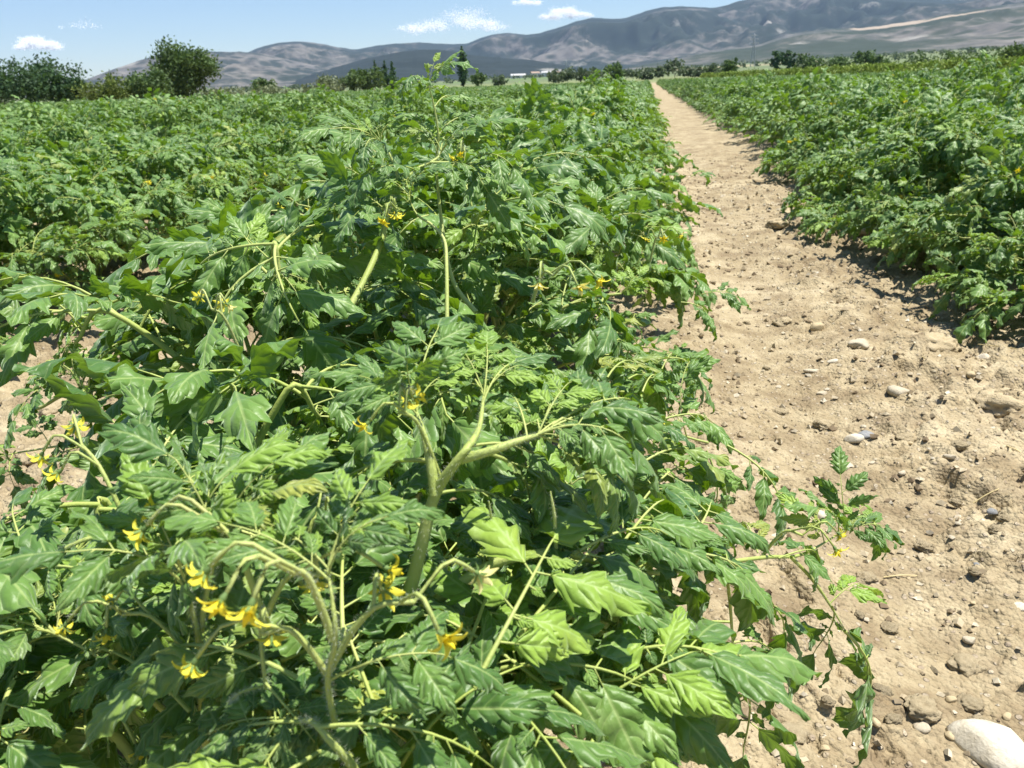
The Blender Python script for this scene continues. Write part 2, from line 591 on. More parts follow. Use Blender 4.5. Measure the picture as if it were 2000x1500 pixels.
# ------------------------------------------------------------------ ground sheet
def build_ground():
    a_dense = np.radians(np.arange(-48, 40.01, 0.21))
    a_coarse = np.radians(np.arange(44, 360 - 48 - 3, 4.0))
    ang = np.concatenate([a_dense, a_coarse])
    r1 = 0.12 * 1.0048 ** np.arange(0, 901)
    r2 = r1[-1] * 1.03 ** np.arange(1, 232)
    rr = np.concatenate([r1, r2])
    R, A = np.meshgrid(rr, ang, indexing='ij')
    X = R * np.sin(A); Y = R * np.cos(A)
    Z = np.zeros_like(X)
    for i in range(0, len(rr), 60):
        Z[i:i + 60] = gz(X[i:i + 60], Y[i:i + 60])
    V = np.stack([X, Y, Z], -1).reshape(-1, 3)
    nr, na = X.shape
    i = np.arange(nr - 1)[:, None]; j = np.arange(na)[None, :]; j2 = (j + 1) % na
    q = np.stack([i * na + j, (i + 1) * na + j, (i + 1) * na + j2, i * na + j2], -1).reshape(-1, 4)[:, ::-1]
    V = np.vstack([V, [0, 0, gz1(0, 0)]])
    jj = np.arange(na)
    tri = np.stack([np.full(na, len(V) - 1), jj, (jj + 1) % na], -1)[:, ::-1]
    me = mesh_np('ground', V, [q, tri], [M['ground']])
    o = mobj('ground', me, kind='structure')
    return o


build_ground()

# ------------------------------------------------------------------ hills
def hill_material(name, forest_shade, rock, bare, fbias, patches=(), fscale=0.004):
    k = NT(name)
    pos = k.n('ShaderNodeNewGeometry').outputs['Position']
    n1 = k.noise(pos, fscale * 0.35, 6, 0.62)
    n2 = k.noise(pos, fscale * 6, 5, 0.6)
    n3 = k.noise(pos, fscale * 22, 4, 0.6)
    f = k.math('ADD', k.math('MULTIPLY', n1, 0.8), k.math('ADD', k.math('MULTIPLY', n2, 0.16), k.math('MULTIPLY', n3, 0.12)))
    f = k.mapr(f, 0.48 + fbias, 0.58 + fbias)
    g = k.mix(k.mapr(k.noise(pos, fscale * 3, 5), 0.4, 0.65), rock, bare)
    c = k.mix(f, forest_shade, g)  # dark forest areas double as cloud shadows painted into the slope colour
    # scrub dotted over the open slopes
    vo = k.n('ShaderNodeTexVoronoi')
    vo.inputs['Scale'].default_value = 0.013
    k.l(pos, vo.inputs['Vector'])
    c = k.mix(k.math('MULTIPLY', k.mapr(vo.outputs['Distance'], 0.55, 0.3), 0.85), c, forest_shade)
    # pale limestone outcrops
    v2 = k.n('ShaderNodeTexVoronoi')
    v2.inputs['Scale'].default_value = 0.006
    k.l(pos, v2.inputs['Vector'])
    sc_ = k.n('ShaderNodeSeparateColor')
    k.l(v2.outputs['Color'], sc_.inputs[0])
    oc = k.math('MULTIPLY', k.mapr(sc_.outputs[0], 0.88, 0.93), k.mapr(k.math('ADD', v2.outputs['Distance'], k.math('MULTIPLY', n3, 0.5)), 0.62, 0.45))
    c = k.mix(k.math('MULTIPLY', oc, 0.7), c, (0.30, 0.285, 0.25))
    for (ctr, rad, asp, col) in patches:
        sub = k.n('ShaderNodeVectorMath', operation='SUBTRACT')
        k.l(pos, sub.inputs[0]); sub.inputs[1].default_value = tuple(ctr)
        mul = k.n('ShaderNodeVectorMath', operation='MULTIPLY')
        k.l(sub.outputs[0], mul.inputs[0]); mul.inputs[1].default_value = (1 / (rad * asp[0]), 1 / (rad * asp[1]), 1 / (rad * asp[2]))
        ln = k.n('ShaderNodeVectorMath', operation='LENGTH')
        k.l(mul.outputs[0], ln.inputs[0])
        e = k.math('ADD', ln.outputs['Value'], k.math('MULTIPLY', k.math('SUBTRACT', k.noise(pos, fscale * 2.2, 5, 0.65), 0.5), 2.0))
        c = k.mix(k.mapr(e, 1.1, 0.85), c, col)
    return k.surf(k.principled(c, 0.95, 0.1))


def build_hill(name, prof, R, r0, mat, seed, gul=1.0, dr=110):
    prof = sorted(prof)
    px = np.array([p[0] for p in prof], float); py = np.array([p[1] for p in prof], float)
    xs = np.linspace(px[0], px[-1], 420)
    ys = np.interp(xs, px, py)
    ker = np.hanning(9); ker /= ker.sum()
    ys = np.convolve(np.pad(ys, 4, mode='edge'), ker, 'valid')
    ys = ys + 1.2 * fbm(xs / 16.0, xs * 0 + seed, seed, 4)
    D = np.array([ray(x, y) for x, y in zip(xs, ys)])
    hz = np.hypot(D[:, 0], D[:, 1])
    az = np.arctan2(D[:, 0], D[:, 1]); te = D[:, 2] / hz
    Rl = R * (1 + 0.06 * fbm(xs / 150, xs * 0 + 3.3, seed + 5, 3))
    H = CAM_H + Rl * te
    t = np.concatenate([np.linspace(0, 1, 90), np.linspace(1, 1.6, 24)[1:]])
    A, T = np.meshgrid(az, t, indexing='ij')
    RR = r0 + (Rl[:, None] - r0) * T
    X = RR * np.sin(A); Y = RR * np.cos(A)
    base = far_rise(X, Y)
    shp = np.where(T <= 1, T ** 1.35 * (1 + 0.12 * np.sin(T * 3.1)), np.maximum(1 - (T - 1) * 1.5, 0.0) ** 1.2)
    shp = np.clip(shp / 1.005, 0, 1.0)
    hb = np.maximum(H[:, None] - base, -4)
    n = fbm(X / 900, Y / 900, seed + 11, 5, 0.55) * 1.1 - np.abs(fbm(X / 420, Y / 420, seed + 31, 4)) * 1.3 + 0.35 - np.abs(fbm(X / 160, Y / 160, seed + 37, 3)) * 0.45
    amp = gul * 0.70 * np.maximum(shp, .06) * (1 - np.minimum(T, 1.0) ** 4) * 1.2
    Z = base - 6 * (1 - sstep(0, .05, T)) + hb * np.clip(shp + amp * n, -0.02, None) * np.where(T > 1, 1, 1)
    Z = np.minimum(Z, base * 0 + np.where(T < 1, CAM_H + (RR * te[:, None]) * (0.93 + 0.07 * np.minimum(T, 1) ** 6), Z))
    V = np.stack([X, Y, Z], -1).reshape(-1, 3)
    na, nt = X.shape
    i = np.arange(na - 1)[:, None] * nt; j = np.arange(nt - 1)[None, :]
    q = np.stack([i + j, i + nt + j, i + nt + j + 1, i + j + 1], -1).reshape(-1, 4)
    o = mobj(name, mesh_np(name, V, [q], [mat]), kind='structure')
    return o


FOR_SHADE = (0.026, 0.037, 0.028); ROCK = (0.105, 0.100, 0.090); BARE = (0.185, 0.170, 0.145)  # first tone: woodland, with cloud shadow painted into it
TAN = (0.34, 0.275, 0.20); WHITE = (0.62, 0.58, 0.5)
hmA = hill_material('hill_dry', FOR_SHADE, ROCK, BARE, -0.01)
hmB = hill_material('hill_main', FOR_SHADE, ROCK, BARE, 0.04)
hmC = hill_material('hill_forest_shade', (0.020, 0.028, 0.022), (0.05, 0.048, 0.04), (0.10, 0.09, 0.075), 0.12)  # forest spread almost everywhere to paint in this foothill's cloud shadow
qp = lambda x, y, d: tuple(W(x, y, d=d))
hmD = hill_material('hill_slope', (0.040, 0.052, 0.033), ROCK, BARE, 0.03,
                    patches=[(qp(1800, 47, 4250), 230, (1, 2.4, 0.30), TAN), (qp(1735, 52, 4250), 150, (1, 2.4, 0.3), TAN)])
HB = [(380, 140), (440, 122), (470, 110), (500, 95), (540, 84), (580, 80), (620, 84), (660, 92), (690, 97), (730, 90), (780, 84), (830, 83), (880, 86),
      (912, 86), (935, 76), (960, 68), (985, 64), (1010, 66), (1040, 68), (1070, 60), (1100, 51), (1130, 40), (1160, 34), (1190, 37), (1220, 37),
      (1250, 25), (1290, 14), (1340, 12), (1390, 16), (1420, 10), (1450, 0), (1500, -8), (1600, -12), (1700, -10), (1860, 0), (1920, -10),
      (2000, -30), (2150, -60), (2350, -80), (2600, -60)]
HA = [(-500, 190), (-100, 188), (100, 180), (160, 158), (200, 143), (250, 126), (290, 112), (330, 101), (380, 99), (440, 102), (480, 101), (520, 106), (560, 115),
      (620, 128), (660, 142), (720, 165)]
HC = [(540, 168), (600, 148), (650, 133), (700, 118), (750, 107), (800, 99), (830, 97), (870, 98), (900, 103), (930, 108), (980, 113), (1040, 117),
      (1100, 126), (1160, 138), (1230, 152)]
HD = [(1150, 146), (1200, 138), (1280, 120), (1350, 106), (1420, 94), (1480, 88), (1520, 74), (1570, 62), (1620, 56), (1680, 55), (1740, 48), (1800, 38),
      (1860, 25), (1920, 15), (2000, 5), (2150, -20), (2350, -30), (2600, -10)]
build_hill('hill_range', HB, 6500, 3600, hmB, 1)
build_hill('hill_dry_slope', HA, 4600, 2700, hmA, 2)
build_hill('hill_forest_shaded', HC, 3600, 2500, hmC, 3, 0.7)
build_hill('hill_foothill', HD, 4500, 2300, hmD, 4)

# ------------------------------------------------------------------ tomato leaves
def leaflet(L, Wd, rng, nl=20, nc=2, teeth=5, lobe=0.30, fold=0.35, droop=0.9, wave=0.10, twist=0.0):
    """one leaflet blade: x across, y along, z up; returns verts, faces, uv"""
    t = np.linspace(0, 1, nl + 1)
    w = Wd * 0.5 * np.sin(math.pi * np.clip(t, 0, 1) ** 0.72) ** 0.85 * (1.12 - 0.42 * t)
    w = np.maximum(w, 0.0)
    ph = rng.random()
    cols = np.linspace(-1, 1, 2 * nc + 1)
    k = droop / L
    th = k * L * t * (0.25 + 0.75 * t) + 0.02
    yy = np.concatenate([[0], np.cumsum(np.cos((th[1:] + th[:-1]) / 2) * L / nl)])
    zz = -np.concatenate([[0], np.cumsum(np.sin((th[1:] + th[:-1]) / 2) * L / nl)])
    V = []; UV = []
    sh = [rng.random() * 6.28, rng.random() * 6.28]
    for i in range(nl + 1):
        fr = [(t[i] * teeth + ph + (0.0 if c < 0 else 0.35)) % 1.0 for c in (-1, 1)]
        for c in cols:
            s = abs(c)
            f = fr[0] if c < 0 else fr[1]
            tooth = 1 - lobe * (1 - f) * s ** 2 * (1 - 0.5 * t[i])
            x = c * w[i] * tooth
            fwd = 0.10 * L * s ** 2 * (f - 0.2) * (w[i] / (Wd * 0.5 + 1e-9)) * (1 - t[i]) * 1.2
            fa = fold * (1.0 - 0.3 * t[i])
            zl = -s * w[i] * math.sin(fa) * 0.9
            zl += wave * Wd * s ** 1.5 * math.sin(2 * math.pi * t[i] * 2.1 + sh[0 if c < 0 else 1])
            zl += 0.065 * Wd * s * math.sin(2 * math.pi * (t[i] * teeth + ph)) * (1 - s * 0.4)
            x *= math.cos(fa * 0.8)
            ct, st = math.cos(th[i]), math.sin(th[i])
            tw = twist * t[i]
            xr = x * math.cos(tw) - zl * math.sin(tw); zr = x * math.sin(tw) + zl * math.cos(tw)
            V.append((xr, yy[i] + fwd * ct + zr * st, zz[i] - fwd * st + zr * ct))
            UV.append((c * 0.5 + 0.5, t[i]))
    nw = 2 * nc + 1
    i = np.arange(nl)[:, None] * nw; j = np.arange(nw - 1)[None, :]
    q = np.stack([i + j, i + j + 1, i + nw + j + 1, i + nw + j], -1).reshape(-1, 4)
    return np.array(V), [q], np.array(UV)


def rotm(ax, a):
    return np.array(Matrix.Rotation(a, 3, ax))


def compound_leaf(seed, lod=0, young=False):
    """a pinnate tomato leaf of unit scale (metres): stalk at origin, along +Y, upper side +Z"""
    rng = random.Random(seed)
    b = Build()
    Lr = rng.uniform(0.115, 0.155)
    up0 = rng.uniform(0.15, 0.5); bend = rng.uniform(0.6, 1.3)
    n = 9 if lod < 2 else 4
    s = np.linspace(0, 1, n)
    ang = up0 - bend * s ** 1.3
    side = rng.uniform(-0.25, 0.25)
    st = Lr / (n - 1)
    P = [np.zeros(3)]
    for i in range(1, n):
        a = (ang[i] + ang[i - 1]) / 2
        P.append(P[-1] + st * np.array([math.sin(side * s[i]) * math.cos(a), math.cos(a) * math.cos(side * s[i]), math.sin(a)]))
    P = np.array(P)
    if lod < 2:
        V, f = tube_np(P, np.linspace(0.0021, 0.0010, n), 5 if lod == 0 else 3)
        b.add(V, f, 1)
    cfg = {0: (20, 2), 1: (8, 1), 2: (3, 1)}[lod]

    def put(sp, angle, L, Wd, tilt, lobe, droop, roll):
        i = min(int(sp * (n - 1)), n - 2); u = sp * (n - 1) - i
        p = P[i] * (1 - u) + P[i + 1] * u
        a = ang[i]
        V, f, uv = leaflet(L, Wd, rng, cfg[0], cfg[1], teeth=5 if lod < 2 else 1, lobe=lobe if lod < 2 else 0.05, fold=rng.uniform(0.10, 0.62), droop=droop,
                           wave=rng.uniform(0.06, 0.16) if lod == 0 else 0.06, twist=rng.uniform(-0.5, 0.5))
        pet = 0.012 if L > 0.03 else 0.003
        V = V + np.array([0, pet, 0])
        Rm = rotm('X', a) @ rotm('Z', angle) @ rotm('Y', roll) @ rotm('X', tilt)
        Vw = V @ Rm.T + p
        b.add(Vw, f, 0, uv, rng.random())
        if lod == 0:
            V2, f2 = tube_np(np.array([p, p + Rm @ np.array([0, pet + 0.004, -0.0006])]), [0.0010, 0.0008], 4)
            b.add(V2, f2, 1)

    Lt = rng.uniform(0.088, 0.114)
    lb = rng.uniform(0.38, 0.62)
    put(1.0, rng.uniform(-.15, .15), Lt, Lt * rng.uniform(0.50, 0.64), rng.uniform(-.3, 0.15), lb, rng.uniform(0.5, 1.5), rng.uniform(-.25, .25))
    pairs = [(0.74, 0.9), (0.46, 0.72)] if lod == 2 else [(0.74, 0.92), (0.47, 0.82), (0.24, 0.52)]
    for sp, sc in pairs:
        for sg in (-1, 1):
            L = Lt * sc * rng.uniform(0.78, 1.05)
            if sp < 0.4 and rng.random() < 0.35:
                continue
            put(min(sp + rng.uniform(-.04, .04), 1), -sg * rng.uniform(0.75, 1.25), L, L * rng.uniform(0.46, 0.60), rng.uniform(-.35, .25), lb * rng.uniform(.8, 1.1),
                rng.uniform(0.4, 1.5), sg * rng.uniform(-.1, .4))
    if lod == 0:
        for sp in (0.88, 0.64, 0.42):
            for sg in (-1, 1):
                if rng.random() < 0.4:
                    L = rng.uniform(0.012, 0.026)
                    put(sp, -sg * rng.uniform(0.9, 1.5), L, L * 0.7, rng.uniform(-.3, .3), 0.2, 0.5, 0)
    return b


LEAF0 = [compound_leaf(100 + i) for i in range(22)]
LEAF1 = [compound_leaf(300 + i, 1).arrays() for i in range(10)]
LEAF_ME = [b.mesh('leaf', [M['leaf'], M['stem']]) for b in LEAF0]
YOUNG_ME = [compound_leaf(800 + i).mesh('young_leaf', [M['young'], M['stem']]) for i in range(7)]

# ------------------------------------------------------------------ flowers
def petal_mesh(seed, mat, reflex, nl=6):
    rng = random.Random(seed)
    L, Wd = 0.0135, 0.0058
    t = np.linspace(0, 1, nl + 1)
    w = Wd / 2 * np.sin(math.pi * (t * 0.86 + 0.14)) ** 0.8 * (1 - 0.3 * t)
    w[-1] = 0.0002
    th = 1.15 - reflex * t ** 1.1
    y = np.concatenate([[0], np.cumsum(np.cos(th[:-1]) * L / nl)]) + 0.0014
    z = np.concatenate([[0], np.cumsum(np.sin(th[:-1]) * L / nl)])
    V = []
    for i in range(nl + 1):
        for c in (-1, 0, 1):
            V.append((c * w[i] + 0.0006 * math.sin(5 * t[i] + seed), y[i], z[i] + 0.0009 * abs(c)))
    i = np.arange(nl)[:, None] * 3; j = np.arange(2)[None, :]
    q = np.stack([i + j, i + j + 1, i + 4 + j, i + 3 + j], -1).reshape(-1, 4)
    return mesh_np('petal', np.array(V), [q], [mat])


PETALS = [petal_mesh(i, M['petal'], r) for i, r in enumerate((1.6, 2.4, 3.0, 2.0))]
PETALS_P = [petal_mesh(9 + i, M['petal_pale'], r) for i, r in enumerate((0.9, 1.5))]
_v, _f = tube_np(np.array([[0, 0, 0], [0, 0, .003], [0, 0, .007], [0, 0, .0105]]), [0.0017, 0.0022, 0.0018, 0.0005], 6)
ANTHER_ME = mesh_np('anther_cone', _v, _f, [M['anther']])


def calyx_mesh(seed):
    rng = random.Random(seed)
    b = Build()
    V, f = tube_np(np.array([[0, 0, -0.004], [0, 0, -.001], [0, 0, 0.0008]]), [0.0012, 0.0022, 0.0016], 6)
    b.add(V, f, 0)
    for k in range(6):
        a = k * math.pi / 3 + 0.5
        L = rng.uniform(0.008, 0.011); o = rng.uniform(-0.3, 0.5)
        V = np.array([(-.0009, 0.001, 0), (.0009, 0.001, 0), (-.0009, L * .5, L * .25 * (1 + o)), (.0009, L * .5, L * .25 * (1 + o)), (0, L, L * .3 * (o + .4))])
        V = V @ rotm('Z', a).T
        b.add(V, [np.array([[0, 1, 3, 2]]), np.array([[2, 3, 4]])], 0)
    return b.mesh('calyx', [M['sepal']])


CALYX = [calyx_mesh(i) for i in range(3)]
# whole small flower in one mesh for plants too far to show petals
def small_flower_mesh(seed):
    b = Build(); rng = random.Random(seed)
    for k in range(6):
        a = k * math.pi / 3
        V = np.array([(-.001, .001, 0), (.001, .001, 0), (-.0028, .007, .004), (.0028, .007, .004), (0, .014, .001 + rng.uniform(-.005, .003))]) @ rotm('Z', a).T
        b.add(V, [np.array([[0, 1, 3, 2]]), np.array([[2, 3, 4]])], 0)
    V, f = tube_np(np.array([[0, 0, 0], [0, 0, .004], [0, 0, .0105]]), [0.0016, 0.002, 0.0005], 5)
    b.add(V, f, 1)
    return b.mesh('flower', [M['petal'], M['anther']])


SMALL_FLOWER = [small_flower_mesh(i) for i in range(3)]


def hair_np(path, rad, rng, n, length=0.0026):
    """fine hairs standing off a stem"""
    path = np.asarray(path); m = len(path)
    ii = rng.random(n) * (m - 1.01)
    i = ii.astype(int); u = (ii - i)[:, None]
    p = path[i] * (1 - u) + path[i + 1] * u
    r = np.interp(ii, np.arange(m), np.broadcast_to(rad, (m,)))
    T = path[i + 1] - path[i]; T /= np.linalg.norm(T, axis=1)[:, None] + 1e-9
    d = rng.normal(size=(n, 3)); d -= T * np.sum(d * T, 1)[:, None]; d /= np.linalg.norm(d, axis=1)[:, None]
    side = np.cross(T, d) * 0.00011
    a = p + d * r[:, None] * 0.9
    tip = p + d * (r[:, None] + length * rng.uniform(0.5, 1.2, (n, 1))) + T * rng.normal(size=(n, 1)) * 0.0006
    V = np.stack([a - side, a + side, tip], 1).reshape(-1, 3)
    return V, [np.arange(3 * n).reshape(-1, 3)]


# ------------------------------------------------------------------ plant builder
NPR = np.random.default_rng(5)
UP = np.array([0, 0, 1.0])


def put_leaf(plant, base, p, d, nrm, scale, me, name='leaf'):
    Fm = frame(d, nrm) * scale
    o = bpy.data.objects.new(name, me)
    q = p - base
    o.matrix_local = Matrix(((Fm[0, 0], Fm[0, 1], Fm[0, 2], q[0]), (Fm[1, 0], Fm[1, 1], Fm[1, 2], q[1]), (Fm[2, 0], Fm[2, 1], Fm[2, 2], q[2]), (0, 0, 0, 1)))
    COL.objects.link(o)
    o.parent = plant
    return o


def put_flower(plant, base, p, d, rng, scale=1.0, pale=False):
    """nodding flower: calyx part with petals and anther cone as sub-parts; opens along d"""
    d = np.asarray(d, float); d /= np.linalg.norm(d)
    ref = np.array([0.3, 0.9, 0.2])
    x = np.cross(ref, d); x /= np.linalg.norm(x); y = np.cross(d, x)
    Fm = np.stack([x, y, d], 1) * scale
    q = p - base
    c = bpy.data.objects.new('flower', rng.choice(CALYX))
    c.matrix_local = Matrix(((*Fm[0], q[0]), (*Fm[1], q[1]), (*Fm[2], q[2]), (0, 0, 0, 1)))
    COL.objects.link(c); c.parent = plant
    for k in range(6):
        o = bpy.data.objects.new('petal', rng.choice(PETALS_P if pale else PETALS))
        o.rotation_euler = (rng.uniform(-.25, .25), 0, k * math.pi / 3 + rng.uniform(-.15, .15))
        o.scale = (1, rng.uniform(.9, 1.15), 1)
        COL.objects.link(o); o.parent = c
    o = bpy.data.objects.new('anther_cone', ANTHER_ME)
    COL.objects.link(o); o.parent = c
    return c


def truss(plant, base, p, d, rng, nfl=4, scale=1.0, L=0.07, detail=True, hairs=False):
    """a flower stalk with nodding flowers"""
    d = np.asarray(d, float); d /= np.linalg.norm(d)
    e = p + d * L * 0.6 + UP * 0.02; g = p + d * L + UP * 0.012
    path = spline([p, p + d * L * 0.3 + UP * 0.014, e, g], 9)
    b = Build()
    rad = np.linspace(0.0014, 0.0010, 9) * scale
    V, f = tube_np(path - base, rad, 5)
    b.add(V, f, 0)
    ends = []
    for k in range(nfl):
        i = 8 - (k * 5) // max(nfl, 1) - (0 if k else 0)
        s = path[max(i, 2)]
        a = rng.uniform(0, 6.28)
        side = np.array([math.cos(a), math.sin(a), 0]) * 0.7 + d * 0.7
        m1 = s + side * 0.014 * scale + UP * 0.006; m2 = s + side * 0.024 * scale - UP * 0.008 * scale
        pp = spline([s, m1, m2], 6)
        V, f = tube_np(pp - base, 0.0008 * scale, 4)
        b.add(V, f, 0)
        ends.append((m2, (side * 0.5 - UP * rng.uniform(0.3, 1.0))))
        if hairs:
            V, f = hair_np(pp - base, 0.001, NPR, 70, 0.0022)
            b.add(V, f, 1)
    if hairs:
        V, f = hair_np(path - base, rad, NPR, 160, 0.0025)
        b.add(V, f, 1)
    mobj('flower_stalk', b.mesh('flower_stalk', [M['stem'], M['hair']]), plant)
    for m2, dd in ends:
        if detail:
            put_flower(plant, base, m2 + dd / np.linalg.norm(dd) * 0.003, dd, rng, scale * 0.55 * rng.uniform(.85, 1.15), rng.random() < 0.2)
        else:
            o = bpy.data.objects.new('flower', rng.choice(SMALL_FLOWER))
            dn = dd / np.linalg.norm(dd)
            x = np.cross([0.3, 0.9, 0.2], dn); x /= np.linalg.norm(x); y = np.cross(dn, x)
            q = m2 - base; Fm = np.stack([x, y, dn], 1) * scale
            o.matrix_local = Matrix(((*Fm[0], q[0]), (*Fm[1], q[1]), (*Fm[2], q[2]), (0, 0, 0, 1)))
            COL.objects.link(o); o.parent = plant


def stem_layout(rng, H=0.62, wx=0.62, wy=0.30, nst=10, base=(0, 0, 0), skirt=0):
    """curves of the stems, and the leaf sites on them: (p, dir, normal, scale, young)"""
    base = np.asarray(base, float)
    stems = []; sites = []; tips = []
    ph0 = rng.uniform(0, 6.28)
    for k in range(nst + skirt):
        rho = math.sqrt((k + 0.5) / nst) * rng.uniform(0.85, 1.08)
        phi = ph0 + k * 2.39996 + rng.uniform(-.3, .3)
        if k >= nst:                       # side shoots lying out over the path
            rho = rng.uniform(0.9, 1.12); phi = math.pi + rng.uniform(-.8, .8)
        tx, ty = wx * rho * math.cos(phi), wy * 1.25 * rho * math.sin(phi)
        hz = H * (1 - 0.82 * rho ** 2.6) * rng.uniform(0.86, 1.12)
        tip = np.array([tx, ty, max(hz, 0.07)])
        mid = np.array([tx * 0.38 + rng.uniform(-.05, .05), ty * 0.38 + rng.uniform(-.05, .05), tip[2] * 0.62 + 0.05])
        m2 = np.array([tx * 0.78, ty * 0.78, tip[2] * rng.uniform(0.9, 1.03) + 0.02])
        path = spline([(rng.uniform(-.03, .03), rng.uniform(-.06, .06), -0.02), mid, m2, tip], 20) + base
        L = np.sum(np.linalg.norm(np.diff(path, axis=0), axis=1))
        rad = np.linspace(0.0058, 0.0022, 20) * rng.uniform(0.8, 1.1)
        stems.append((path, rad))
        nn = max(6, int(L / 0.034))
        az = rng.uniform(0, 6.28)
        for j in range(nn):
            s = 0.14 + 0.84 * (j + rng.uniform(0.2, 0.8)) / nn
            i = min(int(s * 19), 18); u = s * 19 - i
            p = path[i] * (1 - u) + path[i + 1] * u
            T = path[i + 1] - path[i]; T /= np.linalg.norm(T)
            az += 2.4 + rng.uniform(-.35, .35)
            hd = np.array([math.cos(az), math.sin(az), 0])
            d = hd * 0.95 + T * 0.45 + UP * rng.uniform(-0.15, 0.75)
            # leaves turn outward from the plant's axis
            out = np.array([p[0] - base[0], (p[1] - base[1]) * 1.6, 0])
            d = d + out * 1.1
            nrm = UP + out * 0.8 + np.array([rng.uniform(-.95, .95), rng.uniform(-.95, .95), 0])
            young = s > 0.90
            sc = rng.uniform(0.78, 1.12) * (0.6 if young else 1.0) * (0.85 if s < 0.4 else 1)
            sites.append((p, d, nrm, sc, young))
        T = path[-1] - path[-3]; T /= np.linalg.norm(T)
        for j in range(4):
            a = j * 1.7 + rng.random()
            hd = np.array([math.cos(a), math.sin(a), 0])
            sites.append((path[-1], T * 0.9 + hd * 0.6 + UP * 0.5, UP * 0.6 - hd * 0.4 + T * .1, rng.uniform(0.2, 0.42), True))
        tips.append((path, T))
    return stems, sites, tips


def near_plant(base, label, seed, group, H=0.62, wx=0.62, wy=0.32, nst=10, keep=None, detail=True, ntruss=3, skirt=0):
    rng = random.Random(seed)
    base = np.array(base, float)
    plant = empty('tomato_plant', tuple(base), label, 'tomato plant', group)
    stems, sites, tips = stem_layout(rng, H, wx, wy, nst, base, skirt)
    for path, rad in stems:
        b = Build()
        V, f = tube_np(path - base, rad, 7)
        b.add(V, f, 0)
        mobj('stem', b.mesh('stem', [M['stem']]), plant)
    if keep is not None:
        sites = [t for t in sites if keep(t[0], t[1], t[3])]
    while len(sites) > (190 if keep is not None else 290):
        i = rng.randrange(len(sites))
        if sites[i][0][2] - base[2] < 0.30 or rng.random() < 0.2:
            sites.pop(i)
    for (p, d, nrm, sc, young) in sites:
        put_leaf(plant, base, p, d, nrm, sc, rng.choice(YOUNG_ME if young else LEAF_ME))
    for k in range(ntruss):
        path, T = rng.choice(tips)
        i = rng.randint(13, 17)
        p = path[i]
        a = rng.uniform(0, 6.28)
        if keep is None or keep(p, UP, 0.6):
            truss(plant, base, p, np.array([math.cos(a), math.sin(a), 0.7]), rng, rng.randint(2, 4), 1.15, 0.065, detail)
    return plant, base, rng


# prototypes of the joined foliage for plants farther off
def merged_foliage(seed, lib, H=0.62, nst=10, mats=None, thin=1.0, flowers=0):
    rng = random.Random(seed)
    stems, sites, tips = stem_layout(rng, H, 0.62, 0.32, nst)
    b = Build()
    for (p, d, nrm, sc, young) in sites:
        if rng.random() > thin:
            continue
        v, fs, fm, uv, ti = rng.choice(lib)
        R = frame(d, nrm) * sc
        q = [f for f in fs if f.shape[1] == 4]
        vv = v @ R.T + p
        nq = len(fs[0])
        # leaf blade and stalk materials come from the leaf arrays
        for mi in (0, 1):
            sel = fs[0][fm[:nq] == mi]
            if len(sel):
                if mi == 0:
                    b.add(vv, [sel], 2 if young else 0, uv, np.clip(ti * 0.5 + rng.random() * 0.5, 0, 1))
                else:
                    b.q.append(sel + b.n - len(vv)); b.qm.append(np.full(len(sel), 1))
        if len(fs) > 1 and lib is LEAF1:
            pass
    sb = Build()
    for path, rad in stems:
        V, f = tube_np(path[::2] if lib is LEAF1 else path[::4], rad[::2] if lib is LEAF1 else rad[::4], 5 if lib is LEAF1 else 3)
        sb.add(V, f, 0)
    return b, sb, stems

# ------------------------------------------------------------------ the tomato field
def in_view(x, y, z=0.3, m=40):
    for dx in (-.75, -.4, 0, .4, .75):
        px, py, zc = project((x + dx, y, z))
        if zc > 0.15 and -m < px < 2000 + m and py < 1700:
            return True
    return False


def vine_end(c):
    v = ray(c[0], 130)
    a = math.atan2(v[0], v[1])
    return np.array([c[1] * math.sin(a), c[1] * math.cos(a)])


def cropped(x, y):
    """inside the planted field: it ends at the scrub on the left and at the vines on the right"""
    r = math.hypot(x, y); az = math.degrees(math.atan2(x, y))
    if r > np.interp(az, [-60, -24, -10, 60], [78, 80, 150, FIELD_END]):
        return False
    p0, p1 = vine_end(VINE_A), vine_end(VINE_B)
    e = p1 - p0
    return e[0] * (y - p0[1]) - e[1] * (x - p0[0]) < -2.0 * np.linalg.norm(e) or az < 5


def row_spots():
    rng = random.Random(77)
    out = []
    for ri, X in enumerate(sorted(ROWS_L + [ROW_C] + ROWS_R, key=lambda v: abs(v - ROW_C))):
        y = rng.uniform(0, .4) - (1.0 if abs(X) > 3 else 0.6)
        if X == ROW_C:
            y = 0.16
        elif abs(X - 1.88) < .01:
            y = 0.55
        while y < FIELD_END:
            x = X + rng.uniform(-.11, .11)
            r = math.hypot(x, y)
            az = math.degrees(math.atan2(x, y))
            if r < FIELD_END and -58 < az < 46 and (r < 40 or cropped(x, y)) and not (X < -40 and y < 10):
                out.append((x, y, X))
            elif r < 4 and y > -0.7 and abs(az) < 110:
                out.append((x, y, X))
            y += rng.uniform(0.37, 0.45) if r < 30 else (0.62 if r < 90 else 0.8)
    return out


SPOTS = row_spots()
SPOTS.sort(key=lambda s: math.hypot(s[0], s[1]))
N_NEAR, N_IND = 54, 300
vis = [s for s in SPOTS if in_view(s[0], s[1])]
ind = vis[:N_IND]
ind_set = set(ind)
rest = [s for s in SPOTS if s not in ind_set and math.hypot(s[0], s[1]) > 1.5]


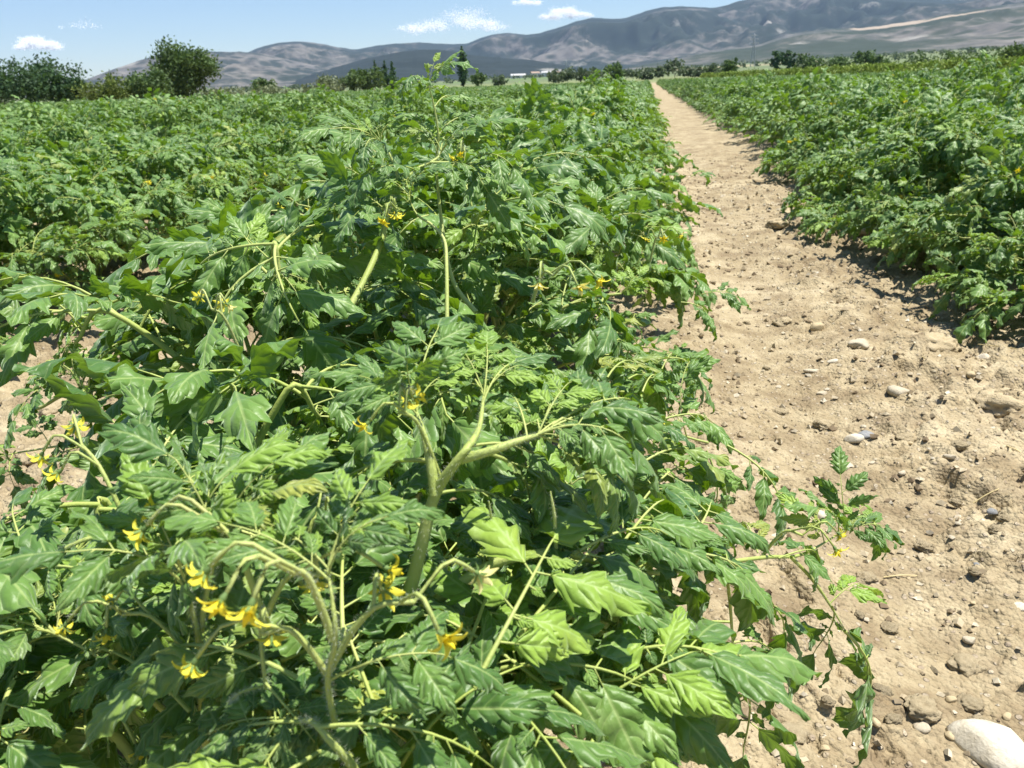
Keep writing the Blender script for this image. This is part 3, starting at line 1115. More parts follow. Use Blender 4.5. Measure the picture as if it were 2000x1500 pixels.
def row_name(X):
    if X == ROW_C:
        return 'the centre row'
    if X > 0:
        k = round((X - 1.88) / 2.2)
        return ['the first row right of the dirt path', 'the second row right of the dirt path', 'the third row right of the dirt path', 'a far row right of the dirt path'][min(k, 3)]
    k = round((-2.75 - X) / 2.2)
    return ['the first row left of the centre row', 'the second row left of the centre row', 'the third row left of the centre row', 'a far row left of the centre row'][min(k, 3)]


ORD = ['nearest', 'second', 'third', 'fourth', 'fifth', 'sixth', 'seventh', 'eighth', 'ninth', 'tenth', 'eleventh', 'twelfth', 'thirteenth', 'fourteenth', 'fifteenth', 'sixteenth',
       'seventeenth', 'eighteenth', 'nineteenth', 'twentieth']
order = {}
HERO = {}


def keep_leaf(p, d, sc):
    d = np.asarray(d, float); d = d / np.linalg.norm(d)
    for s in (0.0, 0.12, 0.24):
        q = p + d * s * sc - CAM
        dist = np.linalg.norm(q)
        if dist < 0.34:
            return False
        px, py, zc = project(q + CAM)
        # nothing of the nearest plants stands up in front of the view
        if zc > 0.02 and dist < 0.95 and py < 560:
            return False
        if zc > 0.02 and dist < 0.60 and py < 900:
            return False
        # the path and the left gap stay open near the camera
        if zc > 0.02 and dist < 1.6 and px > np.interp(py, [330, 480, 720, 900, 1050, 1300], [1285, 1325, 1375, 1400, 1430, 1430]) and py > 330:
            return False
        if zc > 0.02 and px < 150 and 690 < py < 1040 and dist < 1.6:
            return False
    return True


LAB_C = ['bushy tomato plant at the bottom edge with yellow flower trusses', 'tomato plant with the thick pale forked stem rising in the middle foreground',
         'tomato plant whose tall thin shoot stands up above the centre row', 'tomato plant right behind the tall shoot in the centre row']
for i, (x, y, X) in enumerate(ind[:N_NEAR]):
    n = order.get(X, 0)
    order[X] = n + 1
    base = (x, y, gz1(x, y))
    if X == ROW_C and n < len(LAB_C):
        lab = LAB_C[n]
    else:
        lab = f'{ORD[n]} leafy tomato plant from the camera in {row_name(X)}'
    H = 0.60
    nt = 3
    kp = None
    nst = 10
    if X == ROW_C:
        H = [0.54, 0.58, 0.65, 0.66, 0.62][min(n, 4)]
        kp = keep_leaf
        nst = 11
        wx = 0.62
    else:
        wx = 0.70 if X < 0 else 0.80
        H = 0.58 if X > 0 else 0.54
        nst = 11 if X < 0 else 13
    d = math.hypot(x, y)
    pl = near_plant(base, lab, 1000 + i, 'tomato plants in rows', H, wx, 0.33, nst, kp, detail=d < 2.6, ntruss=nt, skirt=4 if abs(X - 1.88) < .01 else 0)
    if X == ROW_C:
        HERO[n] = pl

# plants farther off: stems and joined foliage
PROTO = []
for s in range(7):
    b, sb, stems = merged_foliage(2000 + s, LEAF1, 0.46 + 0.024 * s)
    PROTO.append((b.mesh('foliage', [M['leaf'], M['stem'], M['young']]), sb.mesh('stem', [M['stem']]), stems))
for i, (x, y, X) in enumerate(ind[N_NEAR:]):
    n = order.get(X, 0)
    order[X] = n + 1
    rng = random.Random(4000 + i)
    me, ms, stems = PROTO[rng.randrange(len(PROTO))]
    pl = empty('tomato_plant', (x, y, gz1(x, y)), f'small distant tomato plant farther along {row_name(X)}', 'tomato plant', 'tomato plants in rows')
    pl.rotation_euler = (0, 0, rng.choice([0, math.pi]) + rng.uniform(-.35, .35))
    sc = rng.uniform(0.92, 1.1)
    pl.scale = (sc, sc, sc * rng.uniform(0.86, 1.14) * (1.10 if X > 0 else 1.0))
    fo = mobj('foliage', me, pl, 'stuff')
    mobj('stem', ms, pl)
    if rng.random() < 0.75:
        for k in range(rng.randint(1, 3)):
            path, rad = rng.choice(stems)
            o = mobj('flower', rng.choice(SMALL_FLOWER), pl)
            o.location = tuple(path[-2] + np.array([rng.uniform(-.04, .04), rng.uniform(-.04, .04), 0.05]))
            o.rotation_euler = (rng.uniform(0.6, 2.2), 0, rng.uniform(0, 6.28))
            o.scale = (1.25,) * 3

# the rest of the crop as one mass
def far_crop():
    protos = []
    for s in range(4):
        b, sb, stems = merged_foliage(2600 + s, LEAF1, 0.46, 10)
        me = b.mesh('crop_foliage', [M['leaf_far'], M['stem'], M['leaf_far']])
        o = bpy.data.objects.new('crop_foliage', me)
        protos.append(o)
    rng = np.random.default_rng(9)
    XY = np.array([(x, y) for x, y, _ in rest])
    Z = gz(XY[:, 0], XY[:, 1], False)
    n = len(XY)
    me = bpy.data.meshes.new('tomato_crop')
    me.vertices.add(n)
    me.vertices.foreach_set('co', np.column_stack([XY, Z]).astype(np.float32).ravel())
    far = np.hypot(XY[:, 0], XY[:, 1]) > 30
    rz = rng.integers(0, 2, n) * math.pi + rng.uniform(-.35, .35, n)
    sc = rng.uniform(0.92, 1.1, n)
    a = me.attributes.new('rot', 'FLOAT_VECTOR', 'POINT')
    a.data.foreach_set('vector', np.column_stack([np.zeros(n), np.zeros(n), rz]).astype(np.float32).ravel())
    a = me.attributes.new('sca', 'FLOAT_VECTOR', 'POINT')
    a.data.foreach_set('vector', np.column_stack([sc, sc * np.where(far, 1.5, 1.0), sc * rng.uniform(.82, 1.18, n) * np.where(XY[:, 0] > 0, 1.1, 1.0)]).astype(np.float32).ravel())
    a = me.attributes.new('pick', 'INT', 'POINT')
    a.data.foreach_set('value', rng.integers(0, 4, n).astype(np.int32))
    o = bpy.data.objects.new('tomato_crop', me)
    link(o)
    o['kind'] = 'stuff'
    tag(o, 'dense green tomato rows running on to the far field edge', 'tomato crop')
    g = bpy.data.node_groups.new('crop_scatter', 'GeometryNodeTree')
    g.interface.new_socket('Geometry', in_out='INPUT', socket_type='NodeSocketGeometry')
    g.interface.new_socket('Geometry', in_out='OUTPUT', socket_type='NodeSocketGeometry')
    N = g.nodes.new
    gi = N('NodeGroupInput'); go = N('NodeGroupOutput')
    iop = N('GeometryNodeInstanceOnPoints')
    iop.inputs['Pick Instance'].default_value = True
    jg = N('GeometryNodeJoinGeometry')
    for p in reversed(protos):
        oi = N('GeometryNodeObjectInfo')
        oi.inputs['Object'].default_value = p
        oi.inputs['As Instance'].default_value = False
        gti = N('GeometryNodeGeometryToInstance')
        g.links.new(oi.outputs['Geometry'], gti.inputs[0])
        g.links.new(gti.outputs[0], jg.inputs[0])

    def attr(nm, ty):
        nd = N('GeometryNodeInputNamedAttribute'); nd.data_type = ty
        nd.inputs['Name'].default_value = nm
        return nd.outputs['Attribute']
    g.links.new(gi.outputs[0], iop.inputs['Points'])
    g.links.new(jg.outputs[0], iop.inputs['Instance'])
    g.links.new(attr('pick', 'INT'), iop.inputs['Instance Index'])
    e2r = N('FunctionNodeEulerToRotation')
    g.links.new(attr('rot', 'FLOAT_VECTOR'), e2r.inputs[0])
    g.links.new(e2r.outputs[0], iop.inputs['Rotation'])
    g.links.new(attr('sca', 'FLOAT_VECTOR'), iop.inputs['Scale'])
    g.links.new(iop.outputs[0], go.inputs[0])
    md = o.modifiers.new('scatter', 'NODES')
    md.node_group = g


far_crop()

# ------------------------------------------------------------------ foreground stems, leaves and flowers seen in the photograph
HR = random.Random(31)


HERO_PATHS = []


def hero_stem(k, pts, r0, r1, hairs=500, n=24):
    plant, base, _ = HERO[k]
    P = np.array([W(a, b, z=c) if c < 0.9 else W(a, b, d=c - 10) for a, b, c in pts])
    path = spline(P, n)
    rad = np.linspace(r0, r1, n) * (0.76 if k else 0.48) * (1 - 0.6 * np.linspace(0, 1, n) ** 3)
    if r0 > .0045 or (k == 2 and r0 > .0035):
        HERO_PATHS.append(path[12 if k == 2 else 2:])
    bb = Build()
    V, f = tube_np(path - base, rad, 10)
    bb.add(V, f, 0)
    if hairs:
        V, f = hair_np(path - base, rad, NPR, hairs)
        bb.add(V, f, 1)
    mobj('stem', bb.mesh('stem', [M['stem'], M['hair']]), plant)
    return path


def hero_leaf(k, a, b, young=False, nrm=None, me=None, sc=None):
    plant, base, _ = HERO[k]
    P = W(a[0], a[1], z=a[2]) if a[2] < 0.9 else W(a[0], a[1], d=a[2] - 10)
    Q = W(b[0], b[1], z=b[2]) if b[2] < 0.9 else W(b[0], b[1], d=b[2] - 10)
    d = Q - P
    L = np.linalg.norm(d)
    nn = UP + np.array([HR.uniform(-.25, .25), HR.uniform(-.45, -.05), 0]) if nrm is None else np.array(nrm)
    lib = YOUNG_ME if young else LEAF_ME
    o = put_leaf(plant, base, P, d / L + UP * 0.25, nn, 0.86 * (sc or L / 0.22), lib[me] if me is not None else HR.choice(lib))
    return o


def tip_cluster(k, path, n=5, sc=.34):
    plant, base, _ = HERO[k]
    T = path[-1] - path[-4]; T /= np.linalg.norm(T)
    for j in range(n):
        a = j * 2.4 + HR.random()
        hd = np.array([math.cos(a), math.sin(a), 0])
        put_leaf(plant, base, path[-1 - j // 2], T * .7 + hd * .75 + UP * .25, UP - hd * .2 + np.array([0, -.3, 0]), sc * HR.uniform(.7, 1.25), HR.choice(YOUNG_ME if j < 2 else LEAF_ME))


def hero_truss(k, a, d, n=3, sc=1.25, L=0.06):
    plant, base, _ = HERO[k]
    P = W(a[0], a[1], z=a[2]) if a[2] < 0.9 else W(a[0], a[1], d=a[2] - 10)
    truss(plant, base, P, np.array(d), HR, n, sc, L, True, True)


# the thick forked stem in the middle
AUTO_LEAVES = [o for k in HERO for o in HERO[k][0].children if o.name.startswith('leaf')]
tip_cluster(1, hero_stem(1, [(760, 1330, .46), (785, 1215, .54), (820, 1080, .60), (850, 965, .635), (905, 885, .66), (935, 838, .665), (945, 770, .675)], .0066, .0026, 800))
tip_cluster(1, hero_stem(1, [(850, 968, .635), (842, 910, .65), (828, 850, .665), (812, 800, .675)], .0042, .0026, 500))
tip_cluster(1, hero_stem(1, [(900, 898, .655), (960, 880, .66), (1010, 862, .662), (1055, 848, .66)], .0038, .0028, 500))
hero_stem(1, [(782, 1222, .535), (870, 1160, .565), (960, 1103, .585), (1040, 1083, .59), (1100, 1078, .585), (1190, 1105, .555), (1300, 1120, .51), (1420, 1098, .47), (1500, 1088, .455)], .0048, .0018, 1300)
hero_stem(1, [(962, 1100, .585), (962, 1040, .61), (955, 980, .63)], .0016, .0012, 150)
hero_stem(1, [(1086, 1072, .59), (1083, 1010, .615), (1075, 960, .63)], .0016, .0012, 150)
hero_leaf(1, (955, 985, .63), (925, 900, .64), sc=0.5)
hero_leaf(1, (1075, 965, .63), (1050, 920, .64), sc=0.42)
hero_leaf(1, (980, 1096, .585), (1165, 1160, .54))
hero_leaf(1, (1150, 1080, .58), (1290, 1210, .53))
hero_leaf(1, (1250, 1090, .56), (1180, 1260, .46))
hero_leaf(1, (1100, 1075, .59), (1020, 1210, .50), sc=.8)
hero_leaf(1, (1055, 848, .66), (1190, 910, .64))
hero_leaf(1, (1050, 850, .66), (1130, 790, .66), True, sc=.36)
hero_leaf(1, (945, 772, .675), (960, 710, .68), True, sc=.34)
hero_leaf(1, (812, 802, .67), (760, 720, .66), sc=.6)
hero_leaf(1, (812, 802, .67), (870, 780, .67), True, sc=.36)
hero_leaf(1, (905, 885, .66), (1000, 960, .62), sc=.75)
hero_leaf(1, (840, 900, .65), (700, 960, .62), sc=.8)
hero_leaf(1, (800, 1180, .55), (640, 1000, .57), sc=.9)
hero_leaf(1, (790, 1230, .53), (900, 1330, .50), sc=1.0)
hero_truss(1, (860, 935, .64), (-.4, -.3, .8), 3, 1.0, .04)
for a, b, s_, yg in [((1055, 848, .658), (1180, 830, .65), .62, False), ((1052, 850, .658), (1110, 900, .64), .5, False), ((1030, 857, .658), (1000, 790, .66), .4, True), ((1055, 848, .658), (1090, 800, .66), .3, True),
                     ((945, 772, .675), (1010, 740, .66), .42, False), ((945, 772, .675), (890, 740, .665), .4, False), ((945, 790, .67), (960, 730, .675), .26, True), ((935, 838, .662), (880, 800, .66), .4, False),
                     ((812, 802, .668), (740, 800, .65), .55, False), ((812, 802, .668), (830, 730, .665), .36, True), ((915, 872, .655), (1010, 920, .63), .6, False), ((850, 965, .63), (960, 1010, .60), .6, False),
                     ((800, 1150, .56), (700, 1090, .57), .62, False), ((830, 1040, .605), (730, 980, .60), .6, False), ((1000, 1090, .588), (1060, 1000, .59), .5, False)]:
    hero_leaf(1, a, b, yg, sc=s_)
# sprig hanging out over the path
tip_cluster(1, hero_stem(1, [(1420, 1098, .47), (1500, 1088, .455), (1560, 1085, .43), (1610, 1060, .42), (1650, 1035, .41)], .0026, .0014, 300))
hero_stem(1, [(1545, 1088, .44), (1585, 1130, .41), (1620, 1180, .38), (1650, 1230, .35)], .0024, .0016, 200)
hero_leaf(1, (1650, 1036, .41), (1740, 1075, .36), sc=.55)
hero_leaf(1, (1650, 1036, .41), (1650, 960, .45), sc=.42)
hero_leaf(1, (1610, 1060, .42), (1560, 980, .46), sc=.35, young=True)
hero_leaf(1, (1650, 1232, .35), (1715, 1480, .16), sc=1.0)
hero_leaf(1, (1625, 1185, .38), (1620, 1290, .29), sc=.62)
hero_leaf(1, (1620, 1180, .38), (1715, 1140, .38), sc=.42, young=True)
hero_leaf(1, (1520, 1090, .45), (1640, 1110, .40), sc=.5)
hero_leaf(1, (1480, 1080, .46), (1440, 1000, .46), sc=.45)
hero_stem(1, [(1415, 1085, .49), (1425, 1170, .44), (1432, 1260, .39), (1440, 1330, .34)], .0022, .0015, 200)
hero_leaf(1, (1425, 1175, .44), (1610, 1225, .37), sc=.72)
hero_leaf(1, (1432, 1255, .39), (1590, 1305, .32), sc=.62)
hero_leaf(1, (1428, 1215, .41), (1290, 1270, .38), sc=.7)
hero_leaf(1, (1440, 1330, .34), (1480, 1480, .22), sc=.95)
hero_leaf(1, (1436, 1290, .36), (1310, 1350, .30), sc=.7)
hero_leaf(1, (1415, 1090, .49), (1270, 1120, .50), sc=.6)
hero_truss(1, (1490, 1085, .455), (.5, -.2, .3), 2, 1.2, .035)
# right flank leaves
for a, b, s_ in [((1120, 1082, .585), (1230, 1060, .58), .6), ((1160, 1100, .57), (1300, 1140, .53), .75), ((1230, 1115, .545), (1330, 1070, .53), .65), ((1330, 1115, .50), (1450, 1120, .46), .6), ((1200, 1085, .575), (1330, 1000, .55), .7), ((1290, 1090, .545), (1400, 1190, .47), .75), ((1330, 1090, .53), (1440, 1010, .50), .7), ((1180, 1090, .57), (1250, 1330, .44), .95),
                 ((1380, 1088, .505), (1290, 1160, .46), .6), ((1300, 1200, .42), (1420, 1340, .30), .9), ((1250, 1300, .38), (1370, 1390, .30), .8), ((1350, 1000, .45), (1480, 1060, .38), .75),
                 ((1260, 900, .50), (1420, 940, .42), .8), ((1240, 860, .52), (1360, 800, .48), .7)]:
    hero_leaf(1, a, b, sc=s_)
hero_leaf(1, (1250, 985, .46), (1390, 880, .47), sc=.8)
hero_leaf(1, (1380, 880, .44), (1415, 1010, .36), sc=.75)
hero_leaf(1, (1420, 870, .43), (1525, 1000, .35), sc=.85)
hero_leaf(2, (1330, 800, .46), (1352, 670, .52), sc=.62, nrm=(-.6, -.6, .5))
hero_leaf(2, (1290, 820, .46), (1440, 860, .41), sc=.8)
hero_leaf(3, (1370, 575, .44), (1480, 602, .41), sc=.62)
hero_leaf(3, (1330, 590, .45), (1410, 650, .38), sc=.7)
hero_leaf(3, (1350, 345, .52), (1430, 342, .50), sc=.75)
for k_ in range(16):
    px_, py_ = HR.uniform(1150, 1300), HR.uniform(600, 800)
    z_ = HR.uniform(.30, .47)
    hero_leaf(2, (px_, py_, z_), (px_ + HR.uniform(20, 95), py_ + HR.uniform(-50, 50), z_ - .06), sc=HR.uniform(.7, 1.0))
# bottom left stems
tip_cluster(0, hero_stem(0, [(440, 1600, .36), (405, 1470, .47), (393, 1350, .54), (388, 1250, .585), (372, 1180, .61), (362, 1130, .625)], .0060, .0026, 1100))
tip_cluster(0, hero_stem(0, [(390, 1270, .575), (398, 1190, .605), (415, 1110, .63), (432, 1050, .645)], .0036, .0022, 500))
tip_cluster(0, hero_stem(0, [(425, 1530, .42), (370, 1440, .48), (300, 1370, .515), (240, 1320, .535), (180, 1275, .55), (110, 1240, .56)], .0046, .0026, 800))
tip_cluster(0, hero_stem(0, [(620, 1240, .545), (606, 1190, .565), (580, 1120, .595), (545, 1065, .61), (500, 1040, .615)], .0034, .0022, 500))
tip_cluster(0, hero_stem(0, [(420, 1110, .56), (350, 1090, .575), (280, 1060, .59), (220, 1045, .60), (150, 1060, .60), (60, 1110, .585), (-30, 1150, .57)], .0042, .0028, 800))
tip_cluster(0, hero_stem(0, [(735, 1600, .50), (690, 1500, .555), (640, 1440, .575), (610, 1410, .58), (578, 1408, .57)], .0050, .0034, 600))
tip_cluster(0, hero_stem(0, [(655, 1420, .57), (640, 1330, .60), (655, 1250, .63), (650, 1180, .645), (640, 1110, .655)], .0032, .0022, 700))
hero_stem(0, [(530, 1420, .55), (518, 1330, .585), (508, 1240, .61), (508, 1180, .63)], .0024, .0016, 500)
hero_stem(0, [(515, 1340, .58), (470, 1352, .585), (448, 1372, .575)], .0014, .0010, 200)
for a, b, s, yg in [((362, 1135, .625), (330, 1060, .64), .45, True), ((432, 1052, .645), (380, 980, .65), .75, False), ((432, 1052, .645), (385, 1130, .62), .62, False),
                    ((500, 1040, .615), (420, 1010, .62), .6, False), ((500, 1040, .615), (560, 1000, .63), .5, True), ((110, 1240, .56), (20, 1180, .57), .8, False),
                    ((110, 1240, .56), (70, 1310, .52), .7, False), ((60, 1110, .585), (210, 1150, .58), .75, False), ((60, 1110, .585), (40, 1000, .60), .65, False),
                    ((10, 1130, .58), (-30, 1230, .55), .9, False), ((180, 1275, .55), (220, 1200, .58), .5, False), ((230, 1315, .535), (120, 1400, .48), .9, False),
                    ((620, 1420, .58), (760, 1450, .57), .8, False), ((590, 1410, .575), (450, 1450, .56), .7, False), ((640, 1330, .60), (780, 1330, .60), .55, False),
                    ((515, 1330, .585), (560, 1400, .57), .5, False), ((388, 1250, .585), (500, 1230, .57), .6, False), ((400, 1450, .48), (300, 1500, .44), .8, False),
                    ((780, 1500, .53), (900, 1370, .56), .85, False), ((1180, 1520, .46), (1330, 1430, .47), .75, False), ((1150, 1500, .46), (1110, 1400, .48), .6, False),
                    ((640, 1110, .655), (700, 1090, .65), .35, True), ((1010, 1490, .48), (990, 1400, .50), .6, False), ((230, 1050, .60), (330, 960, .62), .6, False)]:
    hero_leaf(0, a, b, yg, sc=s * 0.8)
for k_ in range(26):
    a_ = HR.uniform(0, 6.28)
    px_, py_ = HR.uniform(20, 1000), HR.uniform(1080, 1480)
    z_ = 0.50 + 0.06 * HR.random() - max(0, py_ - 1350) * .0003
    hero_leaf(0, (px_, py_, z_), (px_ + 130 * math.cos(a_), py_ + 90 * math.sin(a_), z_ - .01), sc=HR.uniform(.55, .85))
for k_ in range(24):
    a_ = HR.uniform(0, 6.28)
    px_, py_ = HR.uniform(560, 1330), HR.uniform(1230, 1500)
    if abs(px_ - 800) < 90 and py_ < 1300:
        continue
    z_ = 0.54 + 0.05 * HR.random() - max(0, px_ - 1000) * .00022 - max(0, py_ - 1380) * .0004
    hero_leaf(0, (px_, py_, z_), (px_ + 130 * math.cos(a_), py_ + 90 * math.sin(a_), z_ - .005), sc=HR.uniform(.55, .9), nrm=(HR.uniform(0, .5), HR.uniform(-.5, .1), 1), young=HR.random() < .1)
hero_truss(0, (508, 1182, .63), (-.3, .1, .4), 2, 1.25, .03)
hero_truss(0, (512, 1230, .615), (.7, .1, .4), 2, 1.2, .035)
hero_truss(0, (650, 1250, .63), (-.1, -.1, .3), 3, 1.35, .03)
hero_truss(0, (645, 1310, .605), (.75, .2, .4), 3, 1.3, .045)
hero_truss(0, (645, 1325, .60), (-.6, -.1, .3), 2, 1.25, .03)
hero_truss(0, (260, 1052, .595), (-.6, .35, .6), 3, 1.15, .06)
hero_truss(0, (385, 1300, .565), (-.6, -.1, .4), 3, 1.0, .04)
hero_truss(0, (250, 1330, .53), (.1, -.5, -.2), 1, 1.2, .03)
hero_truss(0, (590, 1130, .59), (.1, .2, .2), 2, 1.0, .03)
hero_truss(0, (950, 1400, .49), (-.2, -.2, .3), 3, 1.1, .035)
hero_truss(0, (1190, 1380, .47), (.5, -.1, .3), 3, 1.25, .05)
# the tall shoot
D = 10.0
tip_cluster(2, hero_stem(2, [(672, 620, D + .92), (715, 540, D + .95), (745, 470, D + .98), (757, 415, D + 1.0), (780, 365, D + 1.02), (812, 332, D + 1.04), (850, 312, D + 1.06), (862, 296, D + 1.07)], .0052, .0034, 800))
hero_stem(2, [(930, 610, D + 1.0), (890, 560, D + 1.02), (872, 500, D + 1.03), (862, 430, D + 1.06), (852, 330, D + 1.08), (856, 265, D + 1.08), (846, 200, D + 1.08), (836, 165, D + 1.08)], .0040, .0020, 600)
tip_cluster(2, hero_stem(2, [(780, 365, D + 1.02), (774, 335, D + 1.03), (760, 300, D + 1.04), (742, 275, D + 1.05)], .0028, .0018, 300))
tip_cluster(2, hero_stem(2, [(840, 318, D + 1.05), (880, 318, D + 1.05), (905, 325, D + 1.04)], .0028, .0020, 300))
tip_cluster(2, hero_stem(2, [(872, 740, D + .90), (873, 620, D + .92), (872, 520, D + .95), (868, 470, D + .97), (845, 440, D + .98), (815, 420, D + .99), (798, 385, D + 1.0)], .0034, .0022, 300))
hero_leaf(2, (836, 168, D + 1.08), (905, 150, D + 1.04), sc=.42, nrm=(0, -.5, 1))
hero_leaf(2, (836, 168, D + 1.08), (790, 160, D + 1.02), sc=.40, nrm=(-.2, -.9, .7))
hero_leaf(2, (836, 168, D + 1.08), (770, 170, D + 1.12), sc=.36)
hero_leaf(2, (836, 168, D + 1.08), (845, 140, D + 1.08), True, sc=.22, nrm=(0, -1, .2))
hero_leaf(2, (838, 178, D + 1.08), (860, 165, D + 1.15), True, sc=.30)
hero_leaf(2, (848, 210, D + 1.08), (915, 195, D + 1.15), sc=.5)
hero_leaf(2, (742, 275, D + 1.05), (640, 262, D + 1.0), sc=.56, nrm=(.1, -.7, .7))
hero_leaf(2, (742, 275, D + 1.05), (790, 225, D + 1.12), sc=.55)
hero_leaf(2, (742, 275, D + 1.05), (700, 310, D + .98), sc=.45)
hero_leaf(2, (856, 265, D + 1.08), (940, 220, D + 1.14), sc=.55)
hero_leaf(2, (862, 296, D + 1.07), (980, 250, D + 1.05), sc=.7)
hero_leaf(2, (905, 325, D + 1.04), (1010, 300, D + .98), sc=.7)
hero_leaf(2, (905, 325, D + 1.04), (960, 400, D + .95), sc=.6)
hero_leaf(2, (812, 332, D + 1.04), (730, 400, D + .98), sc=.6)
hero_leaf(2, (757, 415, D + 1.0), (640, 450, D + .95), sc=.55)
hero_leaf(2, (757, 415, D + 1.0), (660, 370, D + 1.02), sc=.6)
hero_truss(2, (750, 440, D + .99), (.45, -.5, .2), 3, 1.4, .04)
hero_truss(2, (690, 500, .65), (.1, -.4, .2), 2, 1.2, .03)
hero_truss(2, (905, 325, D + 1.04), (.1, -.3, .1), 2, 1.0, .025)
hero_truss(2, (1040, 590, .67), (.4, -.3, .3), 3, 1.35, .03)
hero_truss(2, (1270, 510, .60), (.2, -.2, .4), 3, 1.2, .03)
hero_truss(1, (470, 690, .62), (-.2, -.2, .5), 3, 1.2, .04)
hero_truss(1, (160, 765, .45), (-.2, -.1, .4), 2, 1.2, .03)
tip_cluster(1, hero_stem(1, [(560, 1000, .45), (430, 900, .52), (300, 800, .50), (190, 740, .47), (125, 730, .46)], .0034, .0020, 300))
hero_leaf(1, (125, 730, .46), (60, 800, .42), sc=.7)
hero_leaf(1, (125, 730, .46), (150, 690, .49), True, sc=.5)
hero_leaf(1, (190, 740, .47), (110, 690, .48), sc=.5)
hero_leaf(1, (250, 770, .50), (130, 860, .42), sc=.7)
tip_cluster(1, hero_stem(1, [(480, 960, .40), (330, 930, .40), (180, 870, .36), (60, 880, .33), (-40, 900, .31)], .0034, .0024, 300))
hero_leaf(1, (100, 875, .34), (70, 820, .37), sc=.5)
hero_leaf(1, (30, 880, .33), (20, 960, .28), sc=.6)
hero_leaf(1, (180, 870, .36), (90, 940, .30), sc=.8)


def open_up():
    """thin the leaves that stand in front of, or in the sun of, the bare foreground stems"""
    S = np.array(sdir)
    pts = np.concatenate(HERO_PATHS)
    for o in AUTO_LEAVES:
        pb = np.array(o.parent.location)
        Mx = np.array(o.matrix_basis)
        for f in (0.10, 0.20):
            c = pb + Mx[:3, 3] + Mx[:3, 1] * f
            hit = False
            for dirs, reach, wd in ((S[None], 0.35, 0.030), ((CAM - pts) / np.linalg.norm(CAM - pts, axis=1)[:, None], 0.6, 0.018)):
                q = c - pts
                t = np.sum(q * dirs, 1)
                dist = np.linalg.norm(q - t[:, None] * dirs, axis=1)
                if np.any((t > 0.0) & (t < reach) & (dist < wd * (0.4 + np.linalg.norm(Mx[:3, 1])))):
                    hit = True
                    break
            if hit:
                bpy.data.objects.remove(o)
                break

    # the thick forked stem stands in full sun
    pts = HERO_PATHS[0]
    for o in [c for c in HERO[1][0].children if c.name.startswith(('leaf', 'young'))]:
        pb = np.array(o.parent.location); Mx = np.array(o.matrix_basis)
        for f in (0.08, 0.14, 0.20):
            q = pb + Mx[:3, 3] + Mx[:3, 1] * f - pts
            t = q @ S
            if np.any((t > 0.015) & (t < .5) & (np.linalg.norm(q - t[:, None] * S, axis=1) < 0.034 * np.linalg.norm(Mx[:3, 1]) / .7)):
                bpy.data.objects.remove(o)
                break


open_up()

# ------------------------------------------------------------------ stones, clods, gravel, straw
import bmesh


def ico(sub):
    bm = bmesh.new()
    bmesh.ops.create_icosphere(bm, subdivisions=sub, radius=1.0)
    V = np.array([v.co[:] for v in bm.verts]); Fc = np.array([[v.index for v in f.verts] for f in bm.faces])
    bm.free()
    return V, Fc


ICO2 = ico(2); ICO3 = ico(3); ICO4 = ico(4)


def n3(V, s, seed):
    return (fbm(V[:, 0] * s + V[:, 2] * 0.7 * s, V[:, 1] * s - V[:, 2] * s * 0.6, seed, 4) + fbm(V[:, 2] * s + 5, V[:, 0] * s - V[:, 1] * .5 * s, seed + 50, 4)) * 0.5


def stone_mesh(seed, mat, flat=0.62, sub=ICO3):
    V, Fc = sub
    V = V * (1 + 0.22 * n3(V, 1.1, seed))[:, None]
    rr = np.random.default_rng(seed + 90)
    for _ in range(9):
        nn = rr.normal(size=3); nn /= np.linalg.norm(nn)
        lim = rr.uniform(0.62, 0.9)
        ex = np.maximum(V @ nn - lim, 0)
        V = V - ex[:, None] * nn * 0.85
    V = V * (1 + 0.05 * n3(V, 4.0, seed + 5))[:, None]
    V = V * np.array([1, 0.72 + 0.1 * math.sin(seed), flat])
    return mesh_np('stone', V, [Fc], [mat])


def clod_mesh(seed, mat=None):
    V, Fc = ICO4
    V = V * (1 + 0.60 * n3(V, 1.3, seed) + 0.42 * n3(V, 4.2, seed + 3) + 0.30 * n3(V, 9, seed + 9))[:, None]
    V = np.sign(V) * np.abs(V) ** 0.9 * np.array([1, 0.85, 0.6])
    return mesh_np('soil_clod', V, [Fc], [mat or M['clod']])


STONES = {m: [stone_mesh(i * 7 + j, M[m], (0.62, 0.5, 0.72)[i]) for i in range(3)] for j, m in enumerate(('stone_pale', 'stone_white', 'stone_grey', 'stone_tan'))}
CLODS = [clod_mesh(i * 11) for i in range(6)]


def on_ground(px, py):
    p = W(px, py, z=0)
    for _ in range(4):
        p = W(px, py, z=gz1(p[0], p[1]))
    return p


def lay(name, me, p, half, label, cat, group=None, rz=0.0, sink=0.35, sq=(1, 1, 1), tilt=(0, 0)):
    o = mobj(name, me)
    o.scale = (half * sq[0], half * sq[1], half * sq[2])
    o.rotation_euler = (tilt[0], tilt[1], rz)
    o.location = (p[0], p[1], p[2] + half * 0.6 * sq[2] * (1 - sink * 1.6))
    tag(o, label, cat, group)
    return o


def pxm(p):
    return 1.0 / (F / np.linalg.norm(np.asarray(p) - CAM))


